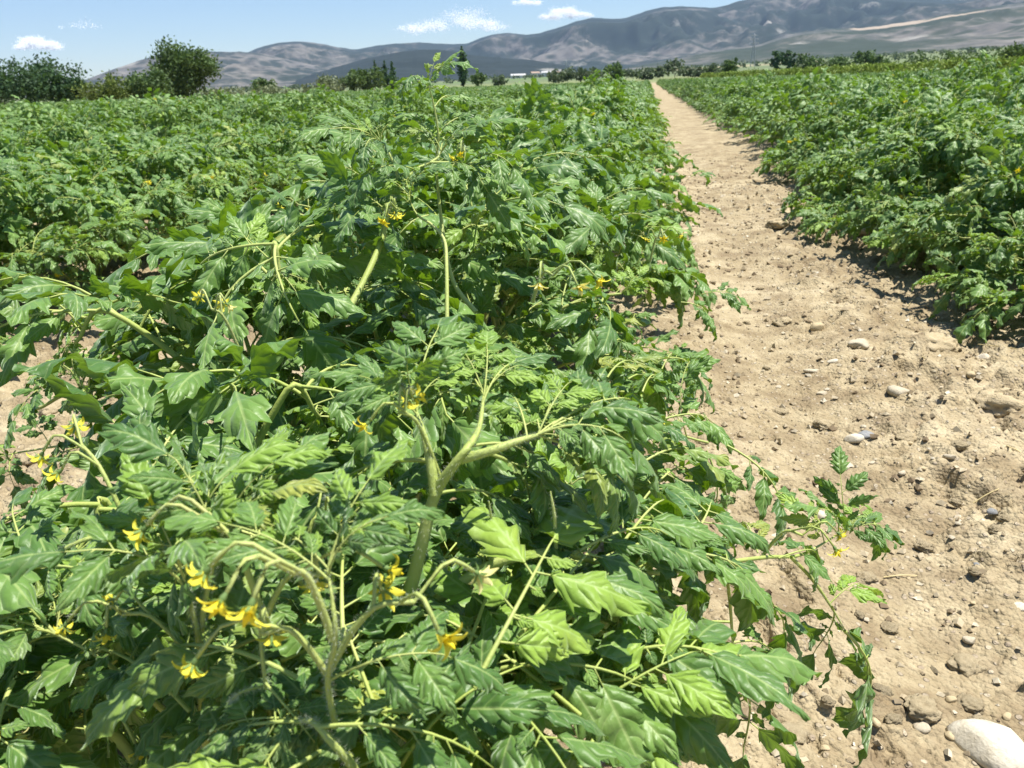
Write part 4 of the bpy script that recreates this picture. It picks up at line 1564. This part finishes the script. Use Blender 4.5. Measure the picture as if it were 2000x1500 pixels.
SR = random.Random(12)
for (px, py, w, mat, lab, rz, sq) in [
        (1942, 1470, 132, 'stone_white', 'large smooth white stone at the bottom right corner of the path', -0.55, (1, 1, .9)),
        (1668, 860, 36, 'stone_white', 'round white pebble touching a blue grey pebble on the path', 0, (1, 1, 1)),
        (1692, 851, 40, 'stone_grey', 'flat blue grey pebble behind a round white pebble', 0.2, (1, 1, .6)),
        (1677, 676, 42, 'stone_pale', 'pale rounded stone tilted in the middle of the path', 0.6, (1, 1, 1)),
        (1596, 642, 28, 'stone_tan', 'small tan stone with a dark shaded side on the path', 0, (1, 1, 1)),
        (1629, 706, 27, 'stone_white', 'thin flat white stone lying on the path', 0.3, (1, .6, .5)),
        (1586, 726, 38, 'stone_pale', 'long pale flat stone half sunk in the path', 0.3, (1, .6, .4)),
        (1756, 769, 44, 'stone_pale', 'pale oval stone bedded in the dry path', -0.4, (1, 1, .8)),
        (1921, 701, 23, 'stone_white', 'round white pebble beside a dry straw stalk', 0, (1, 1, 1)),
        (1897, 734, 22, 'stone_tan', 'yellowish tan pebble near the right row', 0.7, (1, 1, 1)),
        (1936, 841, 27, 'stone_white', 'small white flat pebble near the right edge of the path', -0.2, (1, .9, .6)),
        (1601, 1007, 28, 'stone_white', 'white pebble beside a dark hollow in the path', 0, (1, 1, .9)),
        (1605, 770, 22, 'stone_pale', 'small pale sharp pebble left of the oval stone', 0.5, (1, .7, .8)),
        (1966, 747, 26, 'stone_grey', 'dark grey stone in the shade of the right row', 0.5, (1, 1, .7)),
        (1893, 1251, 24, 'stone_pale', 'pale pebble between cracked soil plates', 0, (1, 1, .8)),
        (1992, 1186, 26, 'stone_white', 'white pebble cut by the right picture edge', 0.3, (1, 1, .8)),
        (1938, 1001, 22, 'stone_grey', 'small dark grey pebble on the bare path', 0.4, (1, 1, .8)),
        (1907, 1104, 16, 'stone_grey', 'tiny square grey pebble on the bare path', 0.9, (1, 1, .8)),
        (1611, 432, 12, 'stone_pale', 'small yellowish stone below the right row foliage', 0.9, (.7, 1, 1)),
        (1425, 378, 14, 'stone_white', 'white stone on the path beside a drooping leaf', 0.2, (1, 1, .8)),
        (1612, 1462, 18, 'stone_tan', 'small brown stone at the bottom of the path', 0.2, (1, 1, .8)),
        (1800, 1420, 36, 'stone_pale', 'pale chunky stone next to the largest white stone', 0.9, (1, 1, .7)),
        (1728, 1352, 14, 'stone_white', 'tiny white pebble beside the hanging leaf', 0.9, (1, 1, .7)),
        (1762, 925, 26, 'stone_pale', 'pale chip of stone below the two touching pebbles', 0.9, (1, .6, .6)),
        (1855, 893, 24, 'stone_pale', 'pale oval chip right of the two touching pebbles', -.5, (1, .6, .6)),
        (1700, 905, 18, 'stone_pale', 'small pale chip just below the white pebble', .5, (1, .7, .6))]:
    p = on_ground(px, py)
    lay('stone', SR.choice(STONES[mat]), p, w * 0.5 * pxm(p), lab, 'stone', 'stones on the path', rz, 0.45, sq, (SR.uniform(-.2, .2), SR.uniform(-.2, .2)))
for (px, py, w, lab, rz) in [
        (1828, 672, 76, 'large square clod of dry soil on the path', 0.2), (1960, 795, 120, 'big crumbly clod of soil by the right row', 0.8),
        (1700, 448, 90, 'big shaded clod of soil under the right row foliage', 0.3), (1527, 806, 26, 'small dark round clod in the wheel track', 0),
        (1545, 1440, 60, 'lumpy clod of soil at the bottom of the path', 0.5), (1800, 1385, 60, 'broad clod beside the tip of the hanging leaf', 1.0),
        (1565, 985, 60, 'ragged clod left of a dark hollow in the path', 0.1), (1515, 437, 38, 'small ragged clod on the far path', 0.6),
        (1610, 830, 40, 'brown clod left of the two touching pebbles', 0.3), (1530, 630, 36, 'brown clod left of the tan stone', 0.3),
        (1765, 858, 34, 'greyish clod right of the two touching pebbles', 0.9), (1690, 1130, 40, 'dark clod beside the end of the sprig', 0.2),
        (1880, 650, 40, 'small clod at the edge of the right row shade', 0.2), (1560, 310, 36, 'clod of soil at the foot of the right row', 0.2),
        (1885, 1300, 54, 'cracked plate of crusted soil on the lower path', 0.4), (70, 890, 60, 'pale clod in the soil gap at the left edge', 0.4),
        (110, 960, 50, 'pale rough clod under the left flower stalk', 0.9), (100, 800, 40, 'small pale clod in the gap left of the centre row', 0.9)]:
    p = on_ground(px, py)
    lay('soil_clod', SR.choice(CLODS), p, w * 0.5 * pxm(p), lab, 'soil clod', 'clods on the path', rz, 0.62, (1, 1, .75))
nr_ = 0
while nr_ < 60:                       # unmarked stones and clods strewn over the path
    px = SR.uniform(1380, 2000); py = 200 + 1300 * SR.random() ** 0.7
    p = on_ground(px, py)
    if not (0.26 < p[0] < 1.3 and 0.4 < p[1] < 9):
        continue
    nr_ += 1
    if SR.random() < 0.5:
        lay('stone', SR.choice(STONES[SR.choice(['stone_pale', 'stone_tan', 'stone_tan', 'stone_pale'])]), p, SR.uniform(.004, .010), 'small pale pebble strewn on the dry path soil', 'stone', 'strewn pebbles', SR.uniform(0, 3), .3, (1, 1, .8))
    else:
        lay('soil_clod', SR.choice(CLODS), p, SR.uniform(.006, .018), 'small crumbly clod strewn on the dry path soil', 'soil clod', 'strewn clods', SR.uniform(0, 3), .35, (1, 1, .85))


def gravel():
    k = NT('gravel')
    ti = k.n('ShaderNodeAttribute', attribute_name='tint').outputs['Fac']
    c = k.ramp(ti, [(0.0, (0.18, 0.13, 0.08)), (0.4, (0.34, 0.275, 0.175)), (0.8, (0.48, 0.41, 0.285)), (1.0, (0.62, 0.56, 0.44))])
    mat = k.surf(k.principled(c, 0.9, 0.2))
    rng = np.random.default_rng(3)
    n = 15000
    y = 0.25 + 13 * rng.random(n) ** 2.0
    x = np.where(rng.random(n) < 0.8, rng.uniform(0.05, 1.5, n), rng.uniform(-2.0, -0.9, n))
    z = gz(x, y)
    V0 = np.array([(1, 0, 0), (-1, 0, 0), (0, 1, 0), (0, -1, 0), (0, 0, .8), (0, 0, -.8), (.6, .6, .4), (-.6, -.6, .45)], float)
    F0 = np.array([(0, 6, 4), (6, 2, 4), (2, 1, 4), (1, 7, 4), (7, 3, 4), (3, 0, 4), (0, 2, 6), (2, 0, 5), (1, 2, 5), (3, 1, 5), (0, 3, 5), (1, 3, 7)])
    s = 0.0016 + 0.0058 * rng.random(n) ** 3.5
    s = s * (1 + 0.22 * y) * (1 - 0.93 * sstep(5, 13, y))
    a = rng.uniform(0, 6.28, n)
    jit = 1 + 0.35 * rng.normal(size=(n, 8, 1))
    V = V0[None] * jit * s[:, None, None]
    ca, sa = np.cos(a)[:, None], np.sin(a)[:, None]
    Vx = V[..., 0] * ca - V[..., 1] * sa; Vy = V[..., 0] * sa + V[..., 1] * ca
    V = np.stack([Vx + x[:, None], Vy + y[:, None], V[..., 2] + z[:, None] + s[:, None] * 0.3], -1).reshape(-1, 3)
    Fc = (F0[None] + (np.arange(n) * 8)[:, None, None]).reshape(-1, 3)
    me = mesh_np('gravel', V, [Fc], [mat], None, np.repeat(rng.random(n), 8), None, False)
    o = mobj('gravel', me, kind='stuff')
    tag(o, 'loose crumbs of soil and fine gravel over the path', 'gravel')


gravel()
for (a, b, lab) in [((1910, 674), (2010, 688), 'long yellow straw stalk at the right edge of the path'), ((1772, 600), (1790, 580), 'short straw bit at the edge of the row shade'),
                    ((1965, 872), (2005, 895), 'broken dry stalk at the right picture edge'), ((1900, 985), (1950, 958), 'thin dry stalk on the bare path'),
                    ((1800, 698), (1845, 725), 'curved thin rootlet below the large square clod'), ((1725, 1130), (1790, 1128), 'pale dry stalk right of the sprig')]:
    p, q = on_ground(*a), on_ground(*b)
    m = (p + q) / 2 + np.array([0, 0, 0.006])
    V, f = tube_np(spline([p + UP * .003, m, q + UP * .004], 8), 0.0013, 5)
    me = mesh_np('straw', V - p, f, [M['straw']])
    o = mobj('straw', me)
    o.location = tuple(p)
    tag(o, lab, 'straw')

# ------------------------------------------------------------------ trees and shrubs
def tree_leaf_mat(name, dark, light):
    k = NT(name)
    ti = k.n('ShaderNodeAttribute', attribute_name='tint').outputs['Fac']
    c = k.mix(ti, dark, light)
    p = k.principled(c, 0.6, 0.25)
    tr = k.n('ShaderNodeBsdfTranslucent')
    k.l(k.mix(0.5, c, (0.12, 0.22, 0.02)), tr.inputs['Color'])
    ms = k.n('ShaderNodeMixShader')
    ms.inputs[0].default_value = 0.22
    k.l(p, ms.inputs[1]); k.l(tr.outputs[0], ms.inputs[2])
    return k.surf(ms.outputs[0])


TM = {'dark': tree_leaf_mat('tree_dark', (0.028, 0.066, 0.028), (0.070, 0.135, 0.052)),
      'mid': tree_leaf_mat('tree_mid', (0.050, 0.092, 0.028), (0.12, 0.185, 0.055)),
      'yellow': tree_leaf_mat('tree_yellow', (0.080, 0.115, 0.025), (0.17, 0.22, 0.05)),
      'olive': tree_leaf_mat('tree_olive', (0.075, 0.105, 0.058), (0.16, 0.195, 0.115)),
      'vine': tree_leaf_mat('tree_vine', (0.15, 0.22, 0.03), (0.29, 0.38, 0.07)),
      'pale': tree_leaf_mat('tree_pale', (0.12, 0.15, 0.075), (0.22, 0.25, 0.13))}


def crown_np(rng, clumps, nper, leaf, squash=0.8):
    """leaf-sized faces spread through a set of clumps"""
    C = []; S = []; Ti = []
    for (c, r) in clumps:
        m = max(8, int(nper * r * r))
        d = rng.normal(size=(m, 3)); d /= np.linalg.norm(d, axis=1)[:, None]
        rad = r * rng.random((m, 1)) ** 0.45
        P = c + d * rad * np.array([1, 1, squash]) * (1 + 0.25 * rng.normal(size=(m, 1)))
        C.append(P); S.append(np.full(m, leaf) * rng.uniform(.6, 1.3, m)); Ti.append(np.clip(0.5 + 0.3 * rng.normal(size=m) + 0.2 * rng.normal(), 0, 1))
    C = np.concatenate(C); S = np.concatenate(S); Ti = np.concatenate(Ti)
    n = len(C)
    A = rng.normal(size=(n, 3)); A /= np.linalg.norm(A, axis=1)[:, None]
    B = np.cross(A, rng.normal(size=(n, 3))); B /= np.linalg.norm(B, axis=1)[:, None]
    s = S[:, None]
    V = np.stack([C - A * s, C + B * s * .6, C + A * s, C - B * s * .6], 1).reshape(-1, 3)
    return V, np.arange(4 * n).reshape(-1, 4), np.repeat(Ti, 4)


def tree(name, px, base_y, top_y, wpx, d, mat, label, cat='tree', style='round', group=None, leaf=None, dens=1.0, seed=0, trunk_r=None, bare=0.18):
    rng = np.random.default_rng(seed + int(px))
    v = ray(px, base_y)
    a = math.atan2(v[0], v[1])
    x, y = d * math.sin(a), d * math.cos(a)
    zb = float(gz(np.array([x]), np.array([y]), False)[0]) - 0.05
    ve = ray(px, top_y)
    zt = CAM_H + d * ve[2] / math.hypot(ve[0], ve[1])
    h = max(zt - zb, 0.5)
    w = wpx / F * d * 1.15
    o = empty(name, (x, y, zb), label, cat, group)
    lf = leaf or max(0.09, d * 0.0017)
    cl = []
    if style == 'poplar':
        for i in range(26):
            t = (i + .5) / 26
            rr = w * 0.5 * (math.sin(math.pi * min(1, t * .9 + .12)) ** .7)
            cl.append((np.array([rng.normal() * rr * .35, rng.normal() * rr * .35, h * (0.06 + .92 * t)]), max(rr * .7, .15)))
    elif style == 'low':
        for i in range(int(10 + w / max(h, .4) * 7)):
            xx = rng.uniform(-.5, .5) * w
            rr = h * rng.uniform(.25, .5)
            hh = rng.uniform(.15, .95) * h - rr * .5
            ax = a + math.pi / 2
            cl.append((np.array([xx * math.cos(a), -xx * math.sin(a), max(hh, .05)]) + np.array([math.sin(a), math.cos(a), 0]) * rng.uniform(-.5, .5) * h, rr))
    else:
        nC = 34 if wpx > 60 else 20
        for i in range(nC):
            dd = rng.normal(size=3); dd /= np.linalg.norm(dd)
            q = rng.random() ** .35
            c = np.array([dd[0] * w * .40 * q, dd[1] * w * .40 * q, h * (bare + .02) + (h * (1 - bare)) * .5 + dd[2] * h * (1 - bare) * .42 * q])
            if style == 'vase':
                c[:2] *= 0.55 + 0.75 * (c[2] / h)
            cl.append((c, w * rng.uniform(.10, .19)))
    area = sum(r * r for _, r in cl)
    nper = dens * 0.62 * (w * h * 9) / (lf * lf) / max(area, 1e-6) * .55
    nper = min(nper, 15000 / max(area, 1e-6))
    V, q, ti = crown_np(rng, cl, nper, lf)
    V[:, 2] = np.maximum(V[:, 2], 0.03)
    mobj('crown', mesh_np('crown', V, [q], [TM[mat]], None, ti, None, False), o)
    # trunk and limbs
    b = Build()
    tr = trunk_r or max(0.05, h * 0.022)
    topz = h * (bare + .35) if style != 'poplar' else h * .9
    P = spline([(0, 0, -.1), (rng.normal() * .03 * w, rng.normal() * .03 * w, topz * .5), (rng.normal() * .05 * w, 0, topz)], 8)
    Vt, f = tube_np(P, np.linspace(tr, tr * .45, 8), 7)
    b.add(Vt, f, 0)
    if style != 'low':
        for c, r in cl[:7]:
            s = P[rng.integers(3, 7)]
            Vt, f = tube_np(spline([s, (s + c) / 2 + [0, 0, .05 * h], c], 5), np.linspace(tr * .45, tr * .15, 5), 5)
            b.add(Vt, f, 0)
    mobj('trunk', b.mesh('trunk', [M['bark']]), o)
    return o


tree('broadleaf_tree', 82, 200, 118, 138, 90, 'dark', 'dense dark green round tree at the left picture edge', dens=1.5, bare=.02)
tree('broadleaf_tree', 140, 200, 138, 52, 88, 'dark', 'dark green bush joined to the right flank of the round tree', dens=1.4, bare=.02, seed=2)
tree('shrub', 213, 199, 150, 84, 84, 'yellow', 'yellow green rounded shrub right of the dark round tree', 'shrub', dens=1.3, bare=.0)
tree('shrub', 250, 199, 152, 60, 87, 'mid', 'dull green shrub between the yellow green shrub and a taller one', 'shrub', dens=1.3, bare=.0)
tree('shrub', 292, 199, 136, 92, 85, 'mid', 'mid green shrub left of the tall tree', 'shrub', dens=1.3, bare=.0, seed=4)
tree('broadleaf_tree', 372, 192, 84, 112, 92, 'mid', 'tall green tree with a short trunk in front of the dry hill', dens=1.7, style='vase', bare=.10, seed=5)
tree('shrub', 336, 196, 150, 50, 95, 'mid', 'dull shrub below the tall tree on its left', 'shrub', dens=1.2, bare=0, seed=6)
tree('scrub', 20, 200, 176, 110, 110, 'olive', 'low grey green scrub at the left picture edge', 'scrub', 'low')
tree('scrub', 170, 198, 172, 60, 115, 'pale', 'grey scrub between the dark tree and the yellow green shrub', 'scrub', 'low')
tree('scrub', 460, 182, 168, 110, 150, 'pale', 'strip of pale dry scrub right of the tall tree', 'scrub', 'low', seed=8)
tree('scrub', 590, 178, 163, 130, 165, 'pale', 'strip of pale dry scrub in front of the small round bush', 'scrub', 'low', seed=9)
tree('bush', 516, 172, 146, 42, 200, 'mid', 'small round green bush below the dry hill', 'bush', dens=1.2, bare=0)
tree('bush', 650, 174, 148, 62, 175, 'pale', 'pale olive bush left of the dark bush clump', 'bush', dens=1.2, bare=0)
tree('bush', 688, 174, 136, 40, 165, 'mid', 'green bush at the left of the poplar clump', 'bush', dens=1.4, bare=0)
tree('bush', 722, 176, 131, 60, 160, 'mid', 'large rounded green bush in front of the three small poplars', 'bush', dens=1.4, bare=0)
tree('bush', 762, 168, 150, 36, 170, 'dark', 'low dark bush at the foot of the small poplars', 'bush', dens=1.3, bare=0)
for i, (px, ty) in enumerate([(735, 117), (754, 117), (768, 118)]):
    tree('poplar', px, 165, ty, 11, 260, 'dark', ['leftmost of the three small slim poplars', 'middle one of the three small slim poplars', 'rightmost of the three small slim poplars'][i], 'poplar', 'poplar', 'small poplars', leaf=.32, dens=1.6)
tree('poplar', 905, 160, 88, 18, 250, 'dark', 'tall lone columnar poplar before the dark forested hill', 'poplar', 'poplar', leaf=.34, dens=2)
tree('bush', 935, 166, 138, 30, 220, 'mid', 'green bush right of the lone poplar', 'bush', dens=1.2, bare=0)
tree('bush', 975, 166, 148, 34, 240, 'olive', 'grey olive bush right of the green bush by the poplar', 'bush', dens=1.2, bare=0)
tree('bush', 1198, 158, 122, 44, 215, 'mid', 'darkest round tree in the olive line behind the field', 'tree', dens=1.5, bare=0)
for i, (px, ty, w) in enumerate([(1085, 135, 34), (1108, 132, 34), (1135, 130, 36), (1163, 131, 34), (1235, 134, 32), (1262, 132, 36), (1290, 127, 30), (1318, 119, 44), (1345, 130, 30), (1368, 130, 32), (1392, 126, 34), (1408, 130, 30)]):
    tree('olive_tree', px, 157 - (px - 1085) * .045, ty, w, 235 + i * 3, 'olive', ('leftmost grey olive tree' if i == 0 else 'rightmost grey olive tree' if i == 11 else f'{ORD[i]} grey olive tree from the left') + ' in the line behind the field', 'olive tree', 'round', 'olive trees behind the field', dens=1.2, bare=0, seed=i)
tree('broadleaf_tree', 1425, 140, 107, 30, 240, 'mid', 'taller green tree at the right end of the olive line', dens=1.4, bare=.05)
for (px, ty, w, by, lab) in [(1517, 97, 22, 134, 'slender dark tree, left of the pair on the right'), (1540, 97, 24, 134, 'second dark tree of the pair on the right'),
                             (1577, 105, 52, 134, 'wide dark tree right of the slender pair'), (1640, 112, 50, 128, 'low round tree left of the domed tree'),
                             (1691, 97, 38, 126, 'domed tree on the far right of the valley edge'), (1718, 108, 34, 126, 'small round tree right of the domed tree')]:
    tree('broadleaf_tree', px, by, ty, w, 300, 'mid' if w > 30 else 'dark', lab, dens=1.4, bare=.03)
tree('hedge', 1900, 116, 96, 160, 140, 'mid', 'dark green hedge above the vines at the right', 'hedge', 'low')
tree('broadleaf_tree', 1992, 112, 80, 70, 130, 'mid', 'dark tree crown at the right picture edge above the vines', dens=1.4, bare=0)


def vine_row(px0, top0, d0, px1, top1, d1, label, seed):
    rng = np.random.default_rng(seed)
    n = 420
    t = np.sort(rng.random(n))
    cl = []
    p0 = vine_end((px0, d0)); p1 = vine_end((px1, d1))
    for tt in t:
        p = p0 * (1 - tt) + p1 * tt
        zb = float(gz(np.array([p[0]]), np.array([p[1]]), False)[0])
        h = rng.uniform(.3, 1.45)
        cl.append((np.array([p[0] - p0[0] + rng.normal() * .25, p[1] - p0[1] + rng.normal() * .25, zb + h]), rng.uniform(.35, .5)))
    V, q, ti = crown_np(rng, cl, 300, .14)
    o = empty('vine_row', (p0[0], p0[1], 0), label, 'vine row', 'vine rows')
    mobj('crown', mesh_np('crown', V, [q], [TM['vine']], None, ti, None, False), o)
    b = Build()
    for tt in np.linspace(0.01, .99, 46):
        p = p0 * (1 - tt) + p1 * tt
        zb = float(gz(np.array([p[0]]), np.array([p[1]]), False)[0])
        Vt, f = tube_np(np.array([(p[0] - p0[0], p[1] - p0[1], zb - .05), (p[0] - p0[0] + .03, p[1] - p0[1], zb + .6), (p[0] - p0[0], p[1] - p0[1], zb + 1.2)]), [.04, .03, .02], 5)
        b.add(Vt, f, 0)
    mobj('vine_stock', b.mesh('vine_stock', [M['bark']]), o, 'stuff')


vine_row(1370, 140, 172, 2300, 100, 66, 'front yellow green vine row along the far right field edge', 1)
vine_row(1400, 140, 175, 2300, 100, 69, 'vine row just behind the front one at the right field edge', 2)
vine_row(1600, 140, 150, 2300, 100, 72, 'rearmost vine row at the right field edge', 3)


def distant_grove():
    rng = np.random.default_rng(8)
    cl = []
    for k in range(700):
        px = rng.uniform(380, 2100); d = rng.uniform(500, 2200)
        v = ray(px, 150); a = math.atan2(v[0], v[1])
        x, y = d * math.sin(a), d * math.cos(a)
        zb = float(gz(np.array([x]), np.array([y]), False)[0])
        r = rng.uniform(1.2, 3.2)
        cl.append((np.array([x, y, zb + r * .7]), r))
    V, q, ti = crown_np(rng, cl, 6, .9)
    me = mesh_np('distant_grove', V, [q], [TM['olive']], None, ti, None, False)
    o = mobj('distant_grove', me, kind='stuff')
    tag(o, 'scattered far trees dotting the valley floor', 'distant trees')


distant_grove()

# ------------------------------------------------------------------ far houses and pylons
M['wall'] = plain('house_wall', (0.62, 0.59, 0.54), (0.70, 0.67, 0.62), 2, 0.9, 0.1)
M['roof'] = plain('house_roof', (0.30, 0.22, 0.17), (0.38, 0.29, 0.23), 3, 0.9, 0.1)
M['roofw'] = plain('shed_roof', (0.42, 0.42, 0.42), (0.5, 0.5, 0.48), 3, 0.7, 0.2)
M['glass'] = plain('window_dark', (0.03, 0.035, 0.04), (0.05, 0.055, 0.06), 3, 0.2, 0.5)
M['steel'] = plain('steel', (0.32, 0.33, 0.34), (0.42, 0.43, 0.44), 3, 0.6, 0.4)


def boxv(x0, x1, y0, y1, z0, z1):
    V = np.array([(x, y, z) for z in (z0, z1) for y in (y0, y1) for x in (x0, x1)], float)
    return V, [np.array([(0, 2, 3, 1), (4, 5, 7, 6), (0, 1, 5, 4), (2, 6, 7, 3), (0, 4, 6, 2), (1, 3, 7, 5)])]


def house(px, d, w, dp, h, label, roof='roof', rz=0.2):
    v = ray(px, 150); a = math.atan2(v[0], v[1])
    x, y = d * math.sin(a), d * math.cos(a)
    zb = float(gz(np.array([x]), np.array([y]), False)[0]) - .3
    o = empty('house', (x, y, zb), label, 'house', 'far houses')
    o.rotation_euler = (0, 0, rz - a)
    b = Build(); b.add(*boxv(-w / 2, w / 2, -dp / 2, dp / 2, 0, h)); mobj('wall', b.mesh('wall', [M['wall']], False), o)
    e = .5; rh = dp * .25
    V = np.array([(-w / 2 - e, -dp / 2 - e, h + .02), (w / 2 + e, -dp / 2 - e, h + .02), (w / 2 + e, dp / 2 + e, h + .02), (-w / 2 - e, dp / 2 + e, h + .02), (-w / 2 - e, 0, h + rh), (w / 2 + e, 0, h + rh)])
    mobj('roof', mesh_np('roof', V, [np.array([(0, 1, 5, 4), (2, 3, 4, 5), (0, 3, 2, 1)]), np.array([(0, 4, 3), (1, 2, 5)])], [M[roof]], smooth=False), o)
    for k in range(3):
        xx = -w / 2 + w * (k + .5) / 3
        b = Build(); b.add(*boxv(xx - .6, xx + .6, -dp / 2 - .06, -dp / 2 + .02, h * .4, h * .75)); mobj('window', b.mesh('window', [M['glass']], False), o)


for hh in [(1012, 1300, 22, 10, 4, 'long low white shed, leftmost of the far buildings', 'roofw', .1), (1045, 1250, 12, 9, 6, 'white house with a tiled roof among the far buildings', 'roof', .3),
           (1068, 1280, 15, 9, 6, 'broad white house right of the tiled house among the far buildings', 'roofw', -.2), (1085, 1200, 10, 8, 5, 'small white house, rightmost of the far buildings', 'roof', .4)]:
    house(*hh)


def pylon(px, d, h, label):
    v = ray(px, 140); a = math.atan2(v[0], v[1])
    x, y = d * math.sin(a), d * math.cos(a)
    zb = float(gz(np.array([x]), np.array([y]), False)[0])
    o = empty('pylon', (x, y, zb), label, 'pylon')
    b = Build(); s = h * .07
    for sx, sy in ((1, 1), (1, -1), (-1, -1), (-1, 1)):
        b.add(*tube_np(np.array([(sx * s, sy * s, 0), (sx * s * .45, sy * s * .45, h * .6), (sx * .15, sy * .15, h)]), .16, 4))
    for k in range(7):
        z0, z1 = h * k / 8, h * (k + 1) / 8
        r0, r1 = s * (1 - .9 * k / 8), s * (1 - .9 * (k + 1) / 8)
        b.add(*tube_np(np.array([(-r0, -r0, z0), (r1, -r1, z1)]), .09, 3)); b.add(*tube_np(np.array([(r0, -r0, z0), (-r1, -r1, z1)]), .09, 3))
    mobj('tower', b.mesh('tower', [M['steel']]), o)
    for zz, ww in ((.72, .16), (.84, .13), (.95, .09)):
        V, f = tube_np(np.array([(-ww * h, 0, h * zz), (0, 0, h * zz + .4), (ww * h, 0, h * zz)]), .14, 4)
        mobj('cross_arm', mesh_np('cross_arm', V, f, [M['steel']]), o)


pylon(1469, 620, 21, 'grey steel pylon standing in the valley right of the olive line')
pylon(1106, 900, 16, 'small pale mast rising above the olive line near the far houses')

# ------------------------------------------------------------------ clouds
def cloud_material():
    k = NT('cloud')
    df = k.n('ShaderNodeBsdfDiffuse'); df.inputs['Color'].default_value = (0.95, 0.95, 0.95, 1)
    tr = k.n('ShaderNodeBsdfTranslucent'); tr.inputs['Color'].default_value = (0.95, 0.95, 0.95, 1)
    ms = k.n('ShaderNodeMixShader'); ms.inputs[0].default_value = 0.3
    k.l(df.outputs[0], ms.inputs[1]); k.l(tr.outputs[0], ms.inputs[2])
    return k.surf(ms.outputs[0])


CM = cloud_material()


def cloud(px, py, wpx, hpx, label, thin=1.0, seed=0):
    """a cumulus of countless small flecks, dense inside and loose at the rim"""
    d = 16000.0
    rng = np.random.default_rng(seed)
    c = W(px, py, d=d)
    w = wpx / F * d / 2; h = hpx / F * d / 2
    cl = []
    for i in range(26):
        t = rng.uniform(-1, 1)
        hh = (1 - t * t) ** 0.7
        r = h * rng.uniform(.35, .75) * (0.35 + 0.65 * hh)
        cl.append((np.array([t * w, rng.normal() * w * .45, -h * .7 + r * .5 + rng.random() * h * 1.0 * hh * (0.6 + 0.4 * math.sin(3 * t + seed))]), r))
    C = []
    for cc, r in cl:
        m = int(thin * 620 * (r / h) ** 1.5)
        dd = rng.normal(size=(m, 3)) * np.array([1.5, 1, .62]) * r * .62
        C.append(cc + dd)
    C = np.concatenate(C); n = len(C)
    az_ = math.atan2(*ray(px, py)[:2])
    sl_ = rotm('Z', az_) @ np.array(sdir)                       # the sun in the cloud's own axes
    hv = sl_ + np.array([0, -1.0, 0]); hv /= np.linalg.norm(hv)
    Nn = hv + 0.25 * rng.normal(size=(n, 3)); Nn /= np.linalg.norm(Nn, axis=1)[:, None]
    A = np.cross(Nn, rng.normal(size=(n, 3))); A /= np.linalg.norm(A, axis=1)[:, None]
    B = np.cross(Nn, A)
    s_ = rng.uniform(5, 9, (n, 1))
    V = np.stack([C - A * s_, C + B * s_, C + A * s_, C - B * s_], 1).reshape(-1, 3)
    o = mobj('cloud', mesh_np('cloud', V, [np.arange(4 * n).reshape(-1, 4)], [CM], smooth=False))
    v = ray(px, py)
    o.rotation_euler = (0, 0, -math.atan2(v[0], v[1]))
    o.location = tuple(c)
    tag(o, label, 'cloud', 'small clouds')


cloud(885, 44, 190, 40, 'long flat white cloud above the forested hill', 1, 1)
cloud(1105, 25, 90, 24, 'small white cloud right of the long flat cloud', .8, 2)
cloud(76, 84, 62, 26, 'small white puff of cloud above the dark round tree', .8, 3)
cloud(1028, 2, 50, 16, 'wisp of cloud cut by the top picture edge', .2, 4)
cloud(155, 46, 60, 22, 'faint thin cloud wisp high on the left', .025, 5)

# ------------------------------------------------------------------ haze
def haze():
    V, f = boxv(-8800, 8800, -8800, 8800, -14, 1300)
    k = NT('haze')
    pv = k.n('ShaderNodeVolumePrincipled')
    pv.inputs['Color'].default_value = (0.46, 0.66, 1.0, 1)
    pv.inputs['Density'].default_value = 4.6e-5
    pv.inputs['Anisotropy'].default_value = 0.0
    k.l(pv.outputs[0], k.out.inputs['Volume'])
    o = mobj('haze', mesh_np('haze', V, f, [k.m], smooth=False), kind='stuff')
    tag(o, 'thin bluish summer haze over the valley', 'haze')


haze()
